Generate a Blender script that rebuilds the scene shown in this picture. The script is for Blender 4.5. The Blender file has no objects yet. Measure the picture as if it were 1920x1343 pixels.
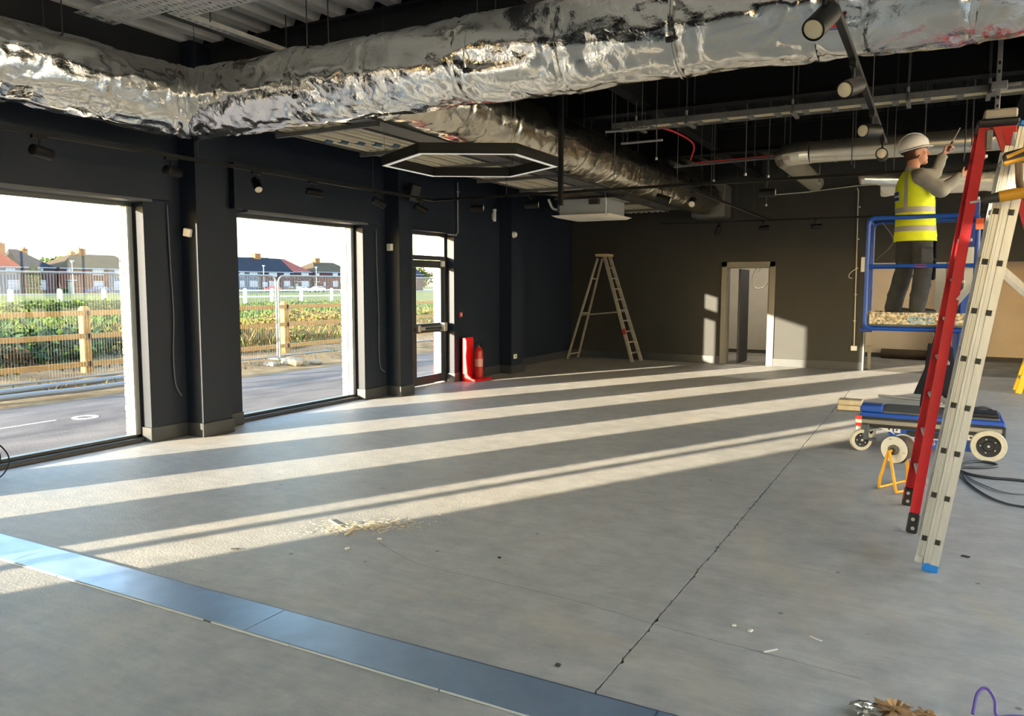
import bpy, bmesh, math, random
from mathutils import Vector, Matrix, noise
random.seed(7)
SC = bpy.context.scene
COL = SC.collection
PI = math.pi
R = math.radians

# ------------------------------------------------------------------ camera
cam_d = bpy.data.cameras.new('camera')
cam = bpy.data.objects.new('camera', cam_d)
COL.objects.link(cam)
YAW, PITCH, ROLL = R(28.529), R(5.341), R(-0.096)
_f = Vector((-math.sin(YAW)*math.cos(PITCH), math.cos(YAW)*math.cos(PITCH), -math.sin(PITCH)))
_r = Vector((math.cos(YAW), math.sin(YAW), 0))
_d = _f.cross(_r)
_rr = _r*math.cos(ROLL) + _d*math.sin(ROLL)
_dd = -_r*math.sin(ROLL) + _d*math.cos(ROLL)
m = Matrix((( _rr.x, -_dd.x, -_f.x, 0), (_rr.y, -_dd.y, -_f.y, 0), (_rr.z, -_dd.z, -_f.z, 1.62), (0, 0, 0, 1)))
cam.matrix_world = m
cam_d.sensor_fit = 'HORIZONTAL'
cam_d.sensor_width = 36.0
cam_d.lens = 36.0*1462.18/1920
cam_d.clip_end = 2000
cam_d.clip_start = 0.05
SC.camera = cam

# ------------------------------------------------------------------ sky, sun, exposure
W = bpy.data.worlds.new('sky'); SC.world = W
W.use_nodes = True
nt = W.node_tree
for n in list(nt.nodes): nt.nodes.remove(n)
sky = nt.nodes.new('ShaderNodeTexSky')
sky.sky_type = 'NISHITA'
sky.sun_disc = False
sky.sun_elevation = R(8.5)
sky.sun_rotation = R(207.7)
sky.air_density = 1.0; sky.dust_density = 0.7; sky.ozone_density = 1.0
bg = nt.nodes.new('ShaderNodeBackground'); bg.inputs['Strength'].default_value = 1.0
wo = nt.nodes.new('ShaderNodeOutputWorld')
nt.links.new(sky.outputs[0], bg.inputs[0]); nt.links.new(bg.outputs[0], wo.inputs[0])

sun_d = bpy.data.lights.new('sun', 'SUN')
sun_d.energy = 19.0
sun_d.color = (1.0, 0.83, 0.60)
sun_d.angle = R(0.55)
sun = bpy.data.objects.new('sun', sun_d); COL.objects.link(sun)
sun.rotation_euler = Vector((0.525, 1.0, -0.168)).to_track_quat('-Z', 'Y').to_euler()

SC.view_settings.view_transform = 'Standard'
SC.view_settings.look = 'None'
SC.view_settings.gamma = 1.0
SC.view_settings.use_curve_mapping = False
SC.view_settings.exposure = 1.5
SC.cycles.max_bounces = 10
SC.cycles.diffuse_bounces = 6
SC.cycles.glossy_bounces = 5
SC.cycles.transparent_max_bounces = 12
SC.cycles.sample_clamp_indirect = 6.0
SC.cycles.caustics_reflective = False
SC.cycles.caustics_refractive = False

# ------------------------------------------------------------------ materials
def lin(c):
    return tuple(((v/255)/12.92 if v/255 <= 0.04045 else ((v/255+0.055)/1.055)**2.4) for v in c)

MATS = {}
def mat(name, rgb, rough=0.6, metal=0.0, var=0.0, vscale=4.0, bump=0.0, bscale=40.0, rgb2=None, spec=0.5, stretch=None, detail=5.0, emit=None):
    """principled material with an optional noise colour variation and noise bump, all in object space"""
    if name in MATS: return MATS[name]
    if rough >= 0.8 and spec == 0.5: spec = 0.12          # dry, dusty surfaces have next to no sheen
    m = bpy.data.materials.new(name); m.use_nodes = True
    t = m.node_tree; b = t.nodes['Principled BSDF']
    c = lin(rgb)
    b.inputs['Base Color'].default_value = (*c, 1)
    b.inputs['Roughness'].default_value = rough
    b.inputs['Metallic'].default_value = metal
    b.inputs['Specular IOR Level'].default_value = spec
    if emit:
        b.inputs['Emission Color'].default_value = (*lin(rgb), 1); b.inputs['Emission Strength'].default_value = emit
    tc = mp = None
    if var or bump or rgb2:
        tc = t.nodes.new('ShaderNodeTexCoord'); mp = t.nodes.new('ShaderNodeMapping')
        t.links.new(tc.outputs['Object'], mp.inputs['Vector'])
        if stretch: mp.inputs['Scale'].default_value = stretch
    if var or rgb2:
        n = t.nodes.new('ShaderNodeTexNoise'); n.inputs['Scale'].default_value = vscale; n.inputs['Detail'].default_value = detail
        n.inputs['Roughness'].default_value = 0.62
        t.links.new(mp.outputs[0], n.inputs['Vector'])
        cr = t.nodes.new('ShaderNodeValToRGB')
        c2 = lin(rgb2) if rgb2 else tuple(min(1, v*(1+var)) for v in c)
        c1 = c if rgb2 else tuple(v*(1-var) for v in c)
        cr.color_ramp.elements[0].position = 0.34; cr.color_ramp.elements[1].position = 0.66
        cr.color_ramp.elements[0].color = (*c1, 1); cr.color_ramp.elements[1].color = (*c2, 1)
        t.links.new(n.outputs['Fac'], cr.inputs[0]); t.links.new(cr.outputs[0], b.inputs['Base Color'])
    if bump:
        n2 = t.nodes.new('ShaderNodeTexNoise'); n2.inputs['Scale'].default_value = bscale; n2.inputs['Detail'].default_value = 4
        t.links.new(mp.outputs[0], n2.inputs['Vector'])
        bp = t.nodes.new('ShaderNodeBump'); bp.inputs['Strength'].default_value = bump; bp.inputs['Distance'].default_value = 0.02
        t.links.new(n2.outputs['Fac'], bp.inputs['Height']); t.links.new(bp.outputs[0], b.inputs['Normal'])
    MATS[name] = m
    return m

def nodes_of(m): return m.node_tree, m.node_tree.nodes['Principled BSDF']

# concrete: cloudy grey, trowel arcs, small dark pits, dusty patches
def concrete():
    m = bpy.data.materials.new('power_floated_concrete'); m.use_nodes = True
    t, b = nodes_of(m); L = t.links.new; N = t.nodes.new
    tc = N('ShaderNodeTexCoord')
    n1 = N('ShaderNodeTexNoise'); n1.inputs['Scale'].default_value = 0.55; n1.inputs['Detail'].default_value = 8; n1.inputs['Roughness'].default_value = 0.6
    n2 = N('ShaderNodeTexNoise'); n2.inputs['Scale'].default_value = 5.0; n2.inputs['Detail'].default_value = 8; n2.inputs['Roughness'].default_value = 0.7
    n3 = N('ShaderNodeTexNoise'); n3.inputs['Scale'].default_value = 60; n3.inputs['Detail'].default_value = 3
    L(tc.outputs['Object'], n1.inputs['Vector']); L(tc.outputs['Object'], n2.inputs['Vector']); L(tc.outputs['Object'], n3.inputs['Vector'])
    cr = N('ShaderNodeValToRGB'); e = cr.color_ramp.elements
    e[0].position = 0.3; e[0].color = (*lin((163, 161, 159)), 1); e[1].position = 0.7; e[1].color = (*lin((187, 184, 180)), 1)
    L(n1.outputs['Fac'], cr.inputs[0])
    cr2 = N('ShaderNodeValToRGB'); e = cr2.color_ramp.elements
    e[0].position = 0.32; e[0].color = (0.80, 0.80, 0.80, 1); e[1].position = 0.68; e[1].color = (1.12, 1.11, 1.09, 1)
    L(n2.outputs['Fac'], cr2.inputs[0])
    mx = N('ShaderNodeMix'); mx.data_type = 'RGBA'; mx.blend_type = 'MULTIPLY'; mx.inputs['Factor'].default_value = 1.0
    L(cr.outputs[0], mx.inputs['A']); L(cr2.outputs[0], mx.inputs['B'])
    # sandy dust left in drifts
    n4 = N('ShaderNodeTexNoise'); n4.inputs['Scale'].default_value = 0.9; n4.inputs['Detail'].default_value = 6; n4.inputs['Distortion'].default_value = 1.2
    mp4 = N('ShaderNodeMapping'); mp4.inputs['Location'].default_value = (7, 3, 0); L(tc.outputs['Object'], mp4.inputs[0]); L(mp4.outputs[0], n4.inputs['Vector'])
    cr4 = N('ShaderNodeValToRGB'); e = cr4.color_ramp.elements; e[0].position = 0.56; e[0].color = (0, 0, 0, 1); e[1].position = 0.75; e[1].color = (0.5, 0.5, 0.5, 1)
    L(n4.outputs['Fac'], cr4.inputs[0])
    mx2 = N('ShaderNodeMix'); mx2.data_type = 'RGBA'; L(cr4.outputs[0], mx2.inputs['Factor']); L(mx.outputs['Result'], mx2.inputs['A']); mx2.inputs['B'].default_value = (*lin((190, 178, 158)), 1)
    # small dark pits
    v = N('ShaderNodeTexVoronoi'); v.inputs['Scale'].default_value = 3.2; L(tc.outputs['Object'], v.inputs['Vector'])
    cr3 = N('ShaderNodeValToRGB'); e = cr3.color_ramp.elements; e[0].position = 0.03; e[0].color = (0.45, 0.43, 0.4, 1); e[1].position = 0.055; e[1].color = (1, 1, 1, 1)
    L(v.outputs['Distance'], cr3.inputs[0])
    mx3 = N('ShaderNodeMix'); mx3.data_type = 'RGBA'; mx3.blend_type = 'MULTIPLY'; mx3.inputs['Factor'].default_value = 1.0
    L(mx2.outputs['Result'], mx3.inputs['A']); L(cr3.outputs[0], mx3.inputs['B'])
    L(mx3.outputs['Result'], b.inputs['Base Color'])
    # fine scuffs dragged across the slab
    for (ang, sx, sy, seed_) in ((0.5, 1.2, 5.0, 3.0), (-0.75, 1.0, 7.0, 11.0)):
        mpS = N('ShaderNodeMapping'); mpS.inputs['Rotation'].default_value = (0, 0, ang); mpS.inputs['Scale'].default_value = (sx, sy, 1); mpS.inputs['Location'].default_value = (seed_, seed_, 0)
        nS = N('ShaderNodeTexNoise'); nS.inputs['Scale'].default_value = 1.6; nS.inputs['Detail'].default_value = 5; nS.inputs['Distortion'].default_value = 2.5
        L(tc.outputs['Object'], mpS.inputs[0]); L(mpS.outputs[0], nS.inputs['Vector'])
        cS = N('ShaderNodeValToRGB'); eS = cS.color_ramp.elements; eS[0].position = 0.36; eS[0].color = (0.955, 0.955, 0.955, 1); eS[1].position = 0.66; eS[1].color = (1.03, 1.03, 1.025, 1)
        L(nS.outputs['Fac'], cS.inputs[0])
        mS = N('ShaderNodeMix'); mS.data_type = 'RGBA'; mS.blend_type = 'MULTIPLY'; mS.inputs['Factor'].default_value = 1.0
        L(mx3.outputs['Result'], mS.inputs['A']); L(cS.outputs[0], mS.inputs['B']); mx3 = mS
    L(mx3.outputs['Result'], b.inputs['Base Color'])
    # gloss and trowel relief
    rr = N('ShaderNodeMapRange'); rr.inputs['To Min'].default_value = 0.42; rr.inputs['To Max'].default_value = 0.72
    L(n2.outputs['Fac'], rr.inputs['Value']); L(rr.outputs[0], b.inputs['Roughness'])
    w = N('ShaderNodeTexWave'); w.wave_type = 'RINGS'; w.inputs['Scale'].default_value = 0.45; w.inputs['Distortion'].default_value = 14; w.inputs['Detail'].default_value = 4; w.inputs['Detail Scale'].default_value = 1.3
    L(tc.outputs['Object'], w.inputs['Vector'])
    ad = N('ShaderNodeMath'); ad.operation = 'MULTIPLY_ADD'; ad.inputs[1].default_value = 0.25
    L(w.outputs['Fac'], ad.inputs[0]); L(n3.outputs['Fac'], ad.inputs[2])
    ad2 = N('ShaderNodeMath'); ad2.operation = 'MULTIPLY_ADD'; ad2.inputs[1].default_value = 1.4; L(n2.outputs['Fac'], ad2.inputs[0]); L(ad.outputs[0], ad2.inputs[2])
    bp = N('ShaderNodeBump'); bp.inputs['Strength'].default_value = 0.35; bp.inputs['Distance'].default_value = 0.006
    L(ad2.outputs[0], bp.inputs['Height']); L(bp.outputs[0], b.inputs['Normal'])
    return m
M_CONC = concrete()

# crinkled aluminium foil facing of the duct insulation
def foil(name, base=(214, 212, 206), rough=0.2, strength=0.9):
    m = bpy.data.materials.new(name); m.use_nodes = True
    t, b = nodes_of(m); L = t.links.new; N = t.nodes.new
    b.inputs['Base Color'].default_value = (*lin(base), 1); b.inputs['Metallic'].default_value = 1.0; b.inputs['Roughness'].default_value = rough
    tc = N('ShaderNodeTexCoord')
    n1 = N('ShaderNodeTexNoise'); n1.noise_type = 'RIDGED_MULTIFRACTAL'; n1.inputs['Scale'].default_value = 3.6; n1.inputs['Detail'].default_value = 3.5; n1.inputs['Distortion'].default_value = 1.2
    n2 = N('ShaderNodeTexNoise'); n2.inputs['Scale'].default_value = 26; n2.inputs['Detail'].default_value = 4; n2.inputs['Distortion'].default_value = 1.0
    L(tc.outputs['Object'], n1.inputs['Vector']); L(tc.outputs['Object'], n2.inputs['Vector'])
    ad = N('ShaderNodeMath'); ad.operation = 'MULTIPLY_ADD'; ad.inputs[1].default_value = 0.26; L(n2.outputs['Fac'], ad.inputs[0]); L(n1.outputs['Fac'], ad.inputs[2])
    bp = N('ShaderNodeBump'); bp.inputs['Strength'].default_value = strength; bp.inputs['Distance'].default_value = 0.02
    L(ad.outputs[0], bp.inputs['Height']); L(bp.outputs[0], b.inputs['Normal'])
    return m
M_FOIL = foil('crinkled_aluminium_foil', base=(240, 238, 233), rough=0.13, strength=0.5)
M_FOIL2 = foil('dull_aluminium_foil', base=(230, 224, 210), rough=0.2, strength=0.45)

def glass(name, tint=(0.97, 0.98, 0.975), refl=0.05):
    m = bpy.data.materials.new(name); m.use_nodes = True
    t = m.node_tree
    for n in list(t.nodes): t.nodes.remove(n)
    N = t.nodes.new
    o = N('ShaderNodeOutputMaterial'); tr = N('ShaderNodeBsdfTransparent'); gl = N('ShaderNodeBsdfGlossy'); mx = N('ShaderNodeMixShader'); lw = N('ShaderNodeLayerWeight')
    tr.inputs[0].default_value = (*tint, 1); gl.inputs['Roughness'].default_value = 0.02; lw.inputs['Blend'].default_value = 0.5
    m.use_transparent_shadow = True
    pw = N('ShaderNodeMath'); pw.operation = 'POWER'; pw.inputs[1].default_value = 5.0; ma = N('ShaderNodeMath'); ma.operation = 'MULTIPLY_ADD'; ma.inputs[1].default_value = 0.55; ma.inputs[2].default_value = refl*0.5
    t.links.new(lw.outputs['Facing'], pw.inputs[0]); t.links.new(pw.outputs[0], ma.inputs[0]); t.links.new(ma.outputs[0], mx.inputs[0]); t.links.new(tr.outputs[0], mx.inputs[1]); t.links.new(gl.outputs[0], mx.inputs[2]); t.links.new(mx.outputs[0], o.inputs[0])
    return m
M_GLASS = glass('dimming_tinted_glass', tint=(0.78, 0.80, 0.81))  # tint added to dim the daylight against the room
M_GLASSC = glass('clear_glass', tint=(0.98, 0.985, 0.98))

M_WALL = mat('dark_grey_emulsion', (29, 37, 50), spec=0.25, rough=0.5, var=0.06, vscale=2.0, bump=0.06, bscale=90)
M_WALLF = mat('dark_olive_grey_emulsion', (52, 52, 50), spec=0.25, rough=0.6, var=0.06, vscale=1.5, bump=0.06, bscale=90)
M_SKIRT = mat('dark_grey_gloss_skirting', (56, 59, 62), rough=0.35, var=0.08, vscale=6)
M_BLACK = mat('black_soffit', (22, 23, 25), rough=0.8)  # even black for soffit and beams
M_STEELBLUE = mat('dark_painted_steelwork', (38, 41, 46), rough=0.5, var=0.1, vscale=3)
M_DECK = mat('galvanised_roof_deck', (232, 231, 228), rough=0.5, metal=0.0, var=0.1, vscale=3)
M_GALV = mat('galvanised_steel', (176, 178, 180), rough=0.38, metal=0.9, var=0.14, vscale=14, bump=0.05, bscale=60)
M_GALVD = mat('dull_galvanised_strut', (112, 112, 110), rough=0.55, metal=0.5, var=0.12, vscale=20)
M_TRAY = mat('pale_galvanised_tray', (206, 207, 206), rough=0.45, metal=0.25, var=0.08, vscale=10)
M_FRAME = mat('anthracite_aluminium_frame', (60, 63, 66), rough=0.38, metal=0.2)
M_ROD = mat('dark_zinc_rod', (74, 74, 73), rough=0.55, metal=0.5)
M_JAMB = mat('pale_grey_aluminium_jamb', (150, 154, 152), rough=0.45, metal=0.1)
M_FRAMEL = mat('grey_silver_aluminium_frame', (168, 172, 172), rough=0.4, metal=0.3)
M_BLKMET = mat('black_powder_coat', (11, 11, 12), rough=0.5, spec=0.25)
M_BLKMAT = mat('matt_black_plastic', (24, 24, 26), rough=0.6)
M_WHITEP = mat('white_plastic', (226, 226, 220), rough=0.4)
M_LENS = mat('pale_reflector_lens', (216, 208, 186), rough=0.25)
M_DIFF = mat('opal_light_diffuser', (238, 238, 232), rough=0.45, emit=0.12)
M_RED = mat('red_fibreglass', (176, 22, 34), rough=0.42, var=0.1, vscale=8)
M_REDP = mat('bright_red_plastic', (226, 18, 26), rough=0.3)
M_ALU = mat('mill_aluminium', (182, 184, 184), rough=0.45, metal=0.6, var=0.07, vscale=8, stretch=(6, 6, 0.6))
M_ALUD = mat('worn_aluminium', (170, 164, 150), rough=0.5, metal=0.5, var=0.15, vscale=12)
M_BLUE = mat('blue_painted_steel', (18, 72, 168), rough=0.4, var=0.08, vscale=6)
M_BLUED = mat('deep_blue_painted_mast', (12, 52, 140), rough=0.42)
M_YEL = mat('yellow_painted_tube', (232, 170, 28), rough=0.42)
M_RUBBER = mat('black_rubber', (26, 26, 26), rough=0.75)
M_CREAMT = mat('cream_rubber_tyre', (196, 190, 170), rough=0.7, var=0.1, vscale=20)
M_TIMBER = mat('sawn_softwood', (190, 152, 100), rough=0.75, rgb2=(206, 170, 118), vscale=6, stretch=(14, 1.2, 14), bump=0.1)
M_PIPE = mat('pale_pipe_lagging', (206, 196, 172), rough=0.5, var=0.08, vscale=6)

# ------------------------------------------------------------------ mesh helpers
ORG = {}
def basis(d):
    d = Vector(d).normalized()
    a = Vector((0, 0, 1)) if abs(d.z) < 0.95 else Vector((0, 1, 0))
    u = a.cross(d).normalized(); v = d.cross(u)
    return u, v, d

class MB:
    """collects shapes into ONE mesh object"""
    def __init__(s): s.v = []; s.f = []; s.mi = []; s.cur = 0
    def add(s, vs, fs):
        o = len(s.v); s.v += [Vector(p) for p in vs]; s.f += [tuple(i+o for i in f) for f in fs]; s.mi += [s.cur]*len(fs); return s
    def box(s, x0, x1, y0, y1, z0, z1):
        return s.add([(x0,y0,z0),(x1,y0,z0),(x1,y1,z0),(x0,y1,z0),(x0,y0,z1),(x1,y0,z1),(x1,y1,z1),(x0,y1,z1)],
                     [(0,3,2,1),(4,5,6,7),(0,1,5,4),(1,2,6,5),(2,3,7,6),(3,0,4,7)])
    def obox(s, c, sx, sy, sz, mtx):
        """box about c turned by a 3x3 matrix"""
        c = Vector(c); vs = []
        for z in (-1, 1):
            for x, y in ((-1,-1),(1,-1),(1,1),(-1,1)): vs.append(c + mtx @ Vector((x*sx/2, y*sy/2, z*sz/2)))
        return s.add(vs, [(0,3,2,1),(4,5,6,7),(0,1,5,4),(1,2,6,5),(2,3,7,6),(3,0,4,7)])
    def bar(s, p0, p1, w, h, up=(0,0,1)):
        """rectangular bar from p0 to p1: w across, h along up"""
        p0 = Vector(p0); p1 = Vector(p1); d = (p1-p0).normalized(); up = Vector(up)
        u = d.cross(up).normalized(); v = u.cross(d)
        vs = []
        for p in (p0, p1):
            for a, b in ((-1,-1),(1,-1),(1,1),(-1,1)): vs.append(p + u*a*w/2 + v*b*h/2)
        return s.add(vs, [(0,1,2,3),(7,6,5,4),(0,4,5,1),(1,5,6,2),(2,6,7,3),(3,7,4,0)])
    def cyl(s, p0, p1, r0, r1=None, n=16, caps=True):
        r1 = r0 if r1 is None else r1
        p0 = Vector(p0); p1 = Vector(p1); u, v, d = basis(p1-p0); vs = []
        for p, r in ((p0, r0), (p1, r1)):
            for i in range(n):
                a = 2*PI*i/n; vs.append(p + (u*math.cos(a) + v*math.sin(a))*r)
        fs = [(i, (i+1) % n, n+(i+1) % n, n+i) for i in range(n)]
        if caps: fs += [tuple(reversed(range(n))), tuple(range(n, 2*n))]
        return s.add(vs, fs)
    def tube(s, pts, r, n=8, closed=False, caps=True):
        pts = [Vector(p) for p in pts]; k = len(pts); rs = r if isinstance(r, (list, tuple)) else [r]*k
        vs = []; pu = None
        for i, p in enumerate(pts):
            a = pts[(i-1) % k] if (closed or i > 0) else p; b = pts[(i+1) % k] if (closed or i < k-1) else p
            d = (b-a).normalized() if (b-a).length > 1e-9 else Vector((0, 0, 1))
            if pu is None: u, v, _ = basis(d)
            else:
                u = (pu - d*pu.dot(d))
                u = u.normalized() if u.length > 1e-6 else basis(d)[0]
                v = d.cross(u)
            pu = u
            for j in range(n):
                t = 2*PI*j/n; vs.append(p + (u*math.cos(t) + v*math.sin(t))*rs[i])
        fs = []
        for i in range(k if closed else k-1):
            a = i*n; b = ((i+1) % k)*n
            fs += [(a+j, a+(j+1) % n, b+(j+1) % n, b+j) for j in range(n)]
        if caps and not closed: fs += [tuple(reversed(range(n))), tuple(range((k-1)*n, k*n))]
        return s.add(vs, fs)
    def lathe(s, prof, c=(0,0,0), axis=(0,0,1), n=24, caps=True):
        """profile of (radius, height) turned about axis through c"""
        u, v, d = basis(axis); c = Vector(c); vs = []
        for r, h in prof:
            for i in range(n):
                a = 2*PI*i/n; vs.append(c + d*h + (u*math.cos(a) + v*math.sin(a))*r)
        fs = []
        for k in range(len(prof)-1):
            fs += [(k*n+i, k*n+(i+1) % n, (k+1)*n+(i+1) % n, (k+1)*n+i) for i in range(n)]
        if caps: fs += [tuple(reversed(range(n))), tuple(range((len(prof)-1)*n, len(prof)*n))]
        return s.add(vs, fs)
    def prism(s, poly, off):
        """closed polygon (3d points) pushed along off"""
        n = len(poly); off = Vector(off); vs = [Vector(p) for p in poly] + [Vector(p)+off for p in poly]
        return s.add(vs, [tuple(reversed(range(n))), tuple(range(n, 2*n))] + [(i, (i+1) % n, n+(i+1) % n, n+i) for i in range(n)])
    def ball(s, c, rx, ry=None, rz=None, n=14, k=9, mtx=None):
        ry = rx if ry is None else ry; rz = rx if rz is None else rz; c = Vector(c); vs = []
        mtx = mtx or Matrix.Identity(3)
        for i in range(1, k):
            t = PI*i/k
            for j in range(n):
                a = 2*PI*j/n; vs.append(c + mtx @ Vector((rx*math.sin(t)*math.cos(a), ry*math.sin(t)*math.sin(a), rz*math.cos(t))))
        top = len(vs); vs += [c + mtx @ Vector((0, 0, rz)), c + mtx @ Vector((0, 0, -rz))]
        fs = [(i*n+j, (i+1)*n+j, (i+1)*n+(j+1) % n, i*n+(j+1) % n) for i in range(k-2) for j in range(n)]
        fs += [(top, j, (j+1) % n) for j in range(n)] + [(top+1, (k-2)*n+(j+1) % n, (k-2)*n+j) for j in range(n)]
        return s.add(vs, fs)
    def loft(s, rings, caps=True, closed=True):
        n = len(rings[0]); vs = [p for r in rings for p in r]; fs = []
        for i in range(len(rings)-1):
            for j in range(n if closed else n-1):
                fs.append((i*n+j, i*n+(j+1) % n, (i+1)*n+(j+1) % n, (i+1)*n+j))
        if caps and closed: fs += [tuple(reversed(range(n))), tuple(range((len(rings)-1)*n, len(rings)*n))]
        return s.add(vs, fs)
    def build(s, name, material, parent=None, bev=0.0, smooth=False, local=False, angle=35, seg=1, fix=True):
        o3 = ORG.get(parent.name, Vector()) if (parent and not local) else Vector()
        me = bpy.data.meshes.new(name)
        bm = bmesh.new()
        bvs = [bm.verts.new(p - o3) for p in s.v]
        bm.verts.ensure_lookup_table()
        for f, mi in zip(s.f, s.mi):
            if len(set(f)) < 3: continue
            try: bf = bm.faces.new([bvs[i] for i in f]); bf.material_index = mi
            except ValueError: pass
        if fix: bmesh.ops.recalc_face_normals(bm, faces=bm.faces)
        if bev:
            es = [e for e in bm.edges if len(e.link_faces) == 2 and e.calc_face_angle(0) > R(30)]
            try: bmesh.ops.bevel(bm, geom=es, offset=bev, segments=seg, affect='EDGES', clamp_overlap=True)
            except Exception: pass
        bm.to_mesh(me); bm.free()
        for mm in (material if isinstance(material, (list, tuple)) else [material]): me.materials.append(mm)
        if smooth:
            me.polygons.foreach_set('use_smooth', [True]*len(me.polygons))
            me.set_sharp_from_angle(angle=R(angle))
        o = bpy.data.objects.new(name, me); COL.objects.link(o)
        if parent:
            o.parent = parent
            ORG[o.name] = o3
        return o

def tag(o, label=None, cat=None, group=None, kind=None):
    if label: o['label'] = label
    if cat: o['category'] = cat
    if group: o['group'] = group
    if kind: o['kind'] = kind
    return o
def thing(name, label, cat, loc=(0,0,0), group=None, kind=None, rotz=0.0):
    o = bpy.data.objects.new(name, None); COL.objects.link(o)
    o.empty_display_size = 0.1
    o.location = loc; o.rotation_euler = (0, 0, rotz)
    ORG[o.name] = Vector(loc)
    return tag(o, label, cat, group, kind)
def struct(o): o['kind'] = 'structure'; return o
def room(name, kind='structure'):
    o = bpy.data.objects.new(name, None); COL.objects.link(o); ORG[o.name] = Vector(); o['kind'] = kind; return o
def share(src, name, parent, loc=(0,0,0), rot=(0,0,0), scale=(1,1,1)):
    """another object on the same mesh data"""
    o = bpy.data.objects.new(name, src); COL.objects.link(o); o.parent = parent; o.location = loc; o.rotation_euler = rot; o.scale = scale
    return o
def copy_tree(o, parent=None):
    c = o.copy(); COL.objects.link(c)
    if parent: c.parent = parent
    ORG[c.name] = ORG.get(o.name, Vector())
    for ch in list(o.children): copy_tree(ch, c)
    return c
def rx(a): return Matrix.Rotation(a, 3, 'X')
def ry(a): return Matrix.Rotation(a, 3, 'Y')
def rz(a): return Matrix.Rotation(a, 3, 'Z')
def nz(x, y=0.0, z=0.0): return noise.noise(Vector((x, y, z)))
def spline(pts, k=8):
    """Catmull-Rom through points"""
    P = [Vector(p) for p in pts]; P = [P[0]*2-P[1]] + P + [P[-1]*2-P[-2]]; out = []
    for i in range(1, len(P)-2):
        for j in range(k):
            t = j/k; a, b, c, d = P[i-1], P[i], P[i+1], P[i+2]
            out.append(0.5*((2*b) + (c-a)*t + (2*a-5*b+4*c-d)*t*t + (3*b-a-3*c+d)*t**3))
    out.append(P[-2]); return out

# ------------------------------------------------------------------ the room
XL, YF, ZC = -7.05, 16.27, 4.1         # inner face of window wall, of far wall, underside of roof deck
YB, XR = -7.0, 3.4
# floor: a sub-base with two cast bays on either side of the saw-cut joint, bay behind the trench cover
floor = MB().box(-7.5, XR+0.3, YB-0.3, 21.0, -0.14, -0.03).build('floor', mat('dark_joint_filler', (38, 36, 33), rough=0.95))  # dark sub-base seen through the open joint
struct(floor)
JX = -1.128
def jag(y, s):
    chip = max(0.0, nz(y*23.0, s*7.0, 2.0)-0.12)*0.030
    return JX + s*(0.003 + 0.004*abs(nz(y*9, s*3)) + chip) + 0.006*nz(y*4.0, 5.0) + 0.003*nz(y*31.0, 9.0)
def bay(side):
    ys = []; y = 2.77
    while y < 9.0: ys.append(y); y += 0.016
    ys += [9.0 + i*0.12 for i in range(60)]
    ys = [v for v in ys if v < YF-0.01] + [YF]
    vs = []; fs = []
    xo = -7.0 if side < 0 else XR
    for y in ys:
        g = jag(y, side) if y < 13 else JX + side*0.0006
        a, b = (xo, g) if side < 0 else (g, xo)
        vs += [(a, y, 0), (b, y, 0), (a, y, -0.03), (b, y, -0.03)]
    for i in range(len(ys)-1):
        o = i*4
        fs += [(o, o+1, o+5, o+4)]
        fs += [(o+1, o+3, o+7, o+5)] if side < 0 else [(o, o+4, o+6, o+2)]
    mb = MB(); mb.add(vs, fs)
    return mb.build('slab', M_CONC, floor)
bay(-1); bay(1)
MB().add([(-7.0, YB, 0), (XR, YB, 0), (XR, 2.48, 0), (-7.0, 2.48, 0)], [(0,1,2,3)]).build('slab', M_CONC, floor)
MB().box(-7.02, XR, 2.48, 2.77, -0.03, -0.004).build('slab', M_CONC, floor)   # trench bed under the cover plates
MB().add([(-7.5, YF, 0), (XR, YF, 0), (XR, 21, 0), (-7.5, 21, 0)], [(0,1,2,3)]).build('slab', mat('dusty_dark_screed', (120, 116, 108), rough=0.8, var=0.25, vscale=2.5), floor)
MB().add([(-7.4, 12.9, 0), (-7.0, 12.9, 0), (-7.0, YF, 0), (-7.4, YF, 0)], [(0,1,2,3)]).build('slab', M_CONC, floor)
MB().add([(-7.26, YB, 0), (-7.0, YB, 0), (-7.0, 12.9, 0), (-7.26, 12.9, 0)], [(0,1,2,3)]).build('slab', M_CONC, floor)

hc_ = [(-3.05, 3.82), (-2.6, 3.62), (-2.1, 3.60), (-1.6, 3.57), (-1.14, 3.50), (-0.9, 3.47), (-0.55, 3.44), (-0.2, 3.40)]
hp = spline([(x, y + 0.012*nz(x*7), 0) for x, y in hc_], 10)
hv = []
for i, p in enumerate(hp): w_ = 0.0012 + 0.0016*abs(nz(i*0.7)); hv += [(p.x, p.y-w_+0.004*nz(i*0.9), 0.0006), (p.x, p.y+w_+0.004*nz(i*0.9), 0.0006)]
MB().add(hv, [(2*i, 2*i+2, 2*i+3, 2*i+1) for i in range(len(hp)-1)]).build('hairline_crack', mat('crack_dirt', (104, 101, 96), rough=0.95), floor)

# window wall: openings (y0, y1), head at 2.45
HEAD = 2.46
OPEN = [(-3.86, -1.64), (-0.44, 1.78), (2.98, 5.20), (6.40, 8.62), (9.72, 10.95)]
wl = MB()
edges = [YB-0.3] + [v for o in OPEN for v in o] + [12.5]
for i in range(0, len(edges), 2):
    wl.box(-7.24, XL, edges[i], edges[i+1], -0.05, HEAD)
wl.box(-7.24, XL, YB-0.3, 12.5, HEAD, ZC)
wl.box(-7.5, -7.30, 12.5, YF+0.3, -0.05, ZC)
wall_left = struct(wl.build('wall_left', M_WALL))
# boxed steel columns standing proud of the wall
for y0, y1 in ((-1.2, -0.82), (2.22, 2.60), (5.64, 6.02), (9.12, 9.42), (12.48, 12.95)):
    MB().box(-7.30, -6.80, y0, y1, 0, ZC).build('column_casing', M_WALL, wall_left)
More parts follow.
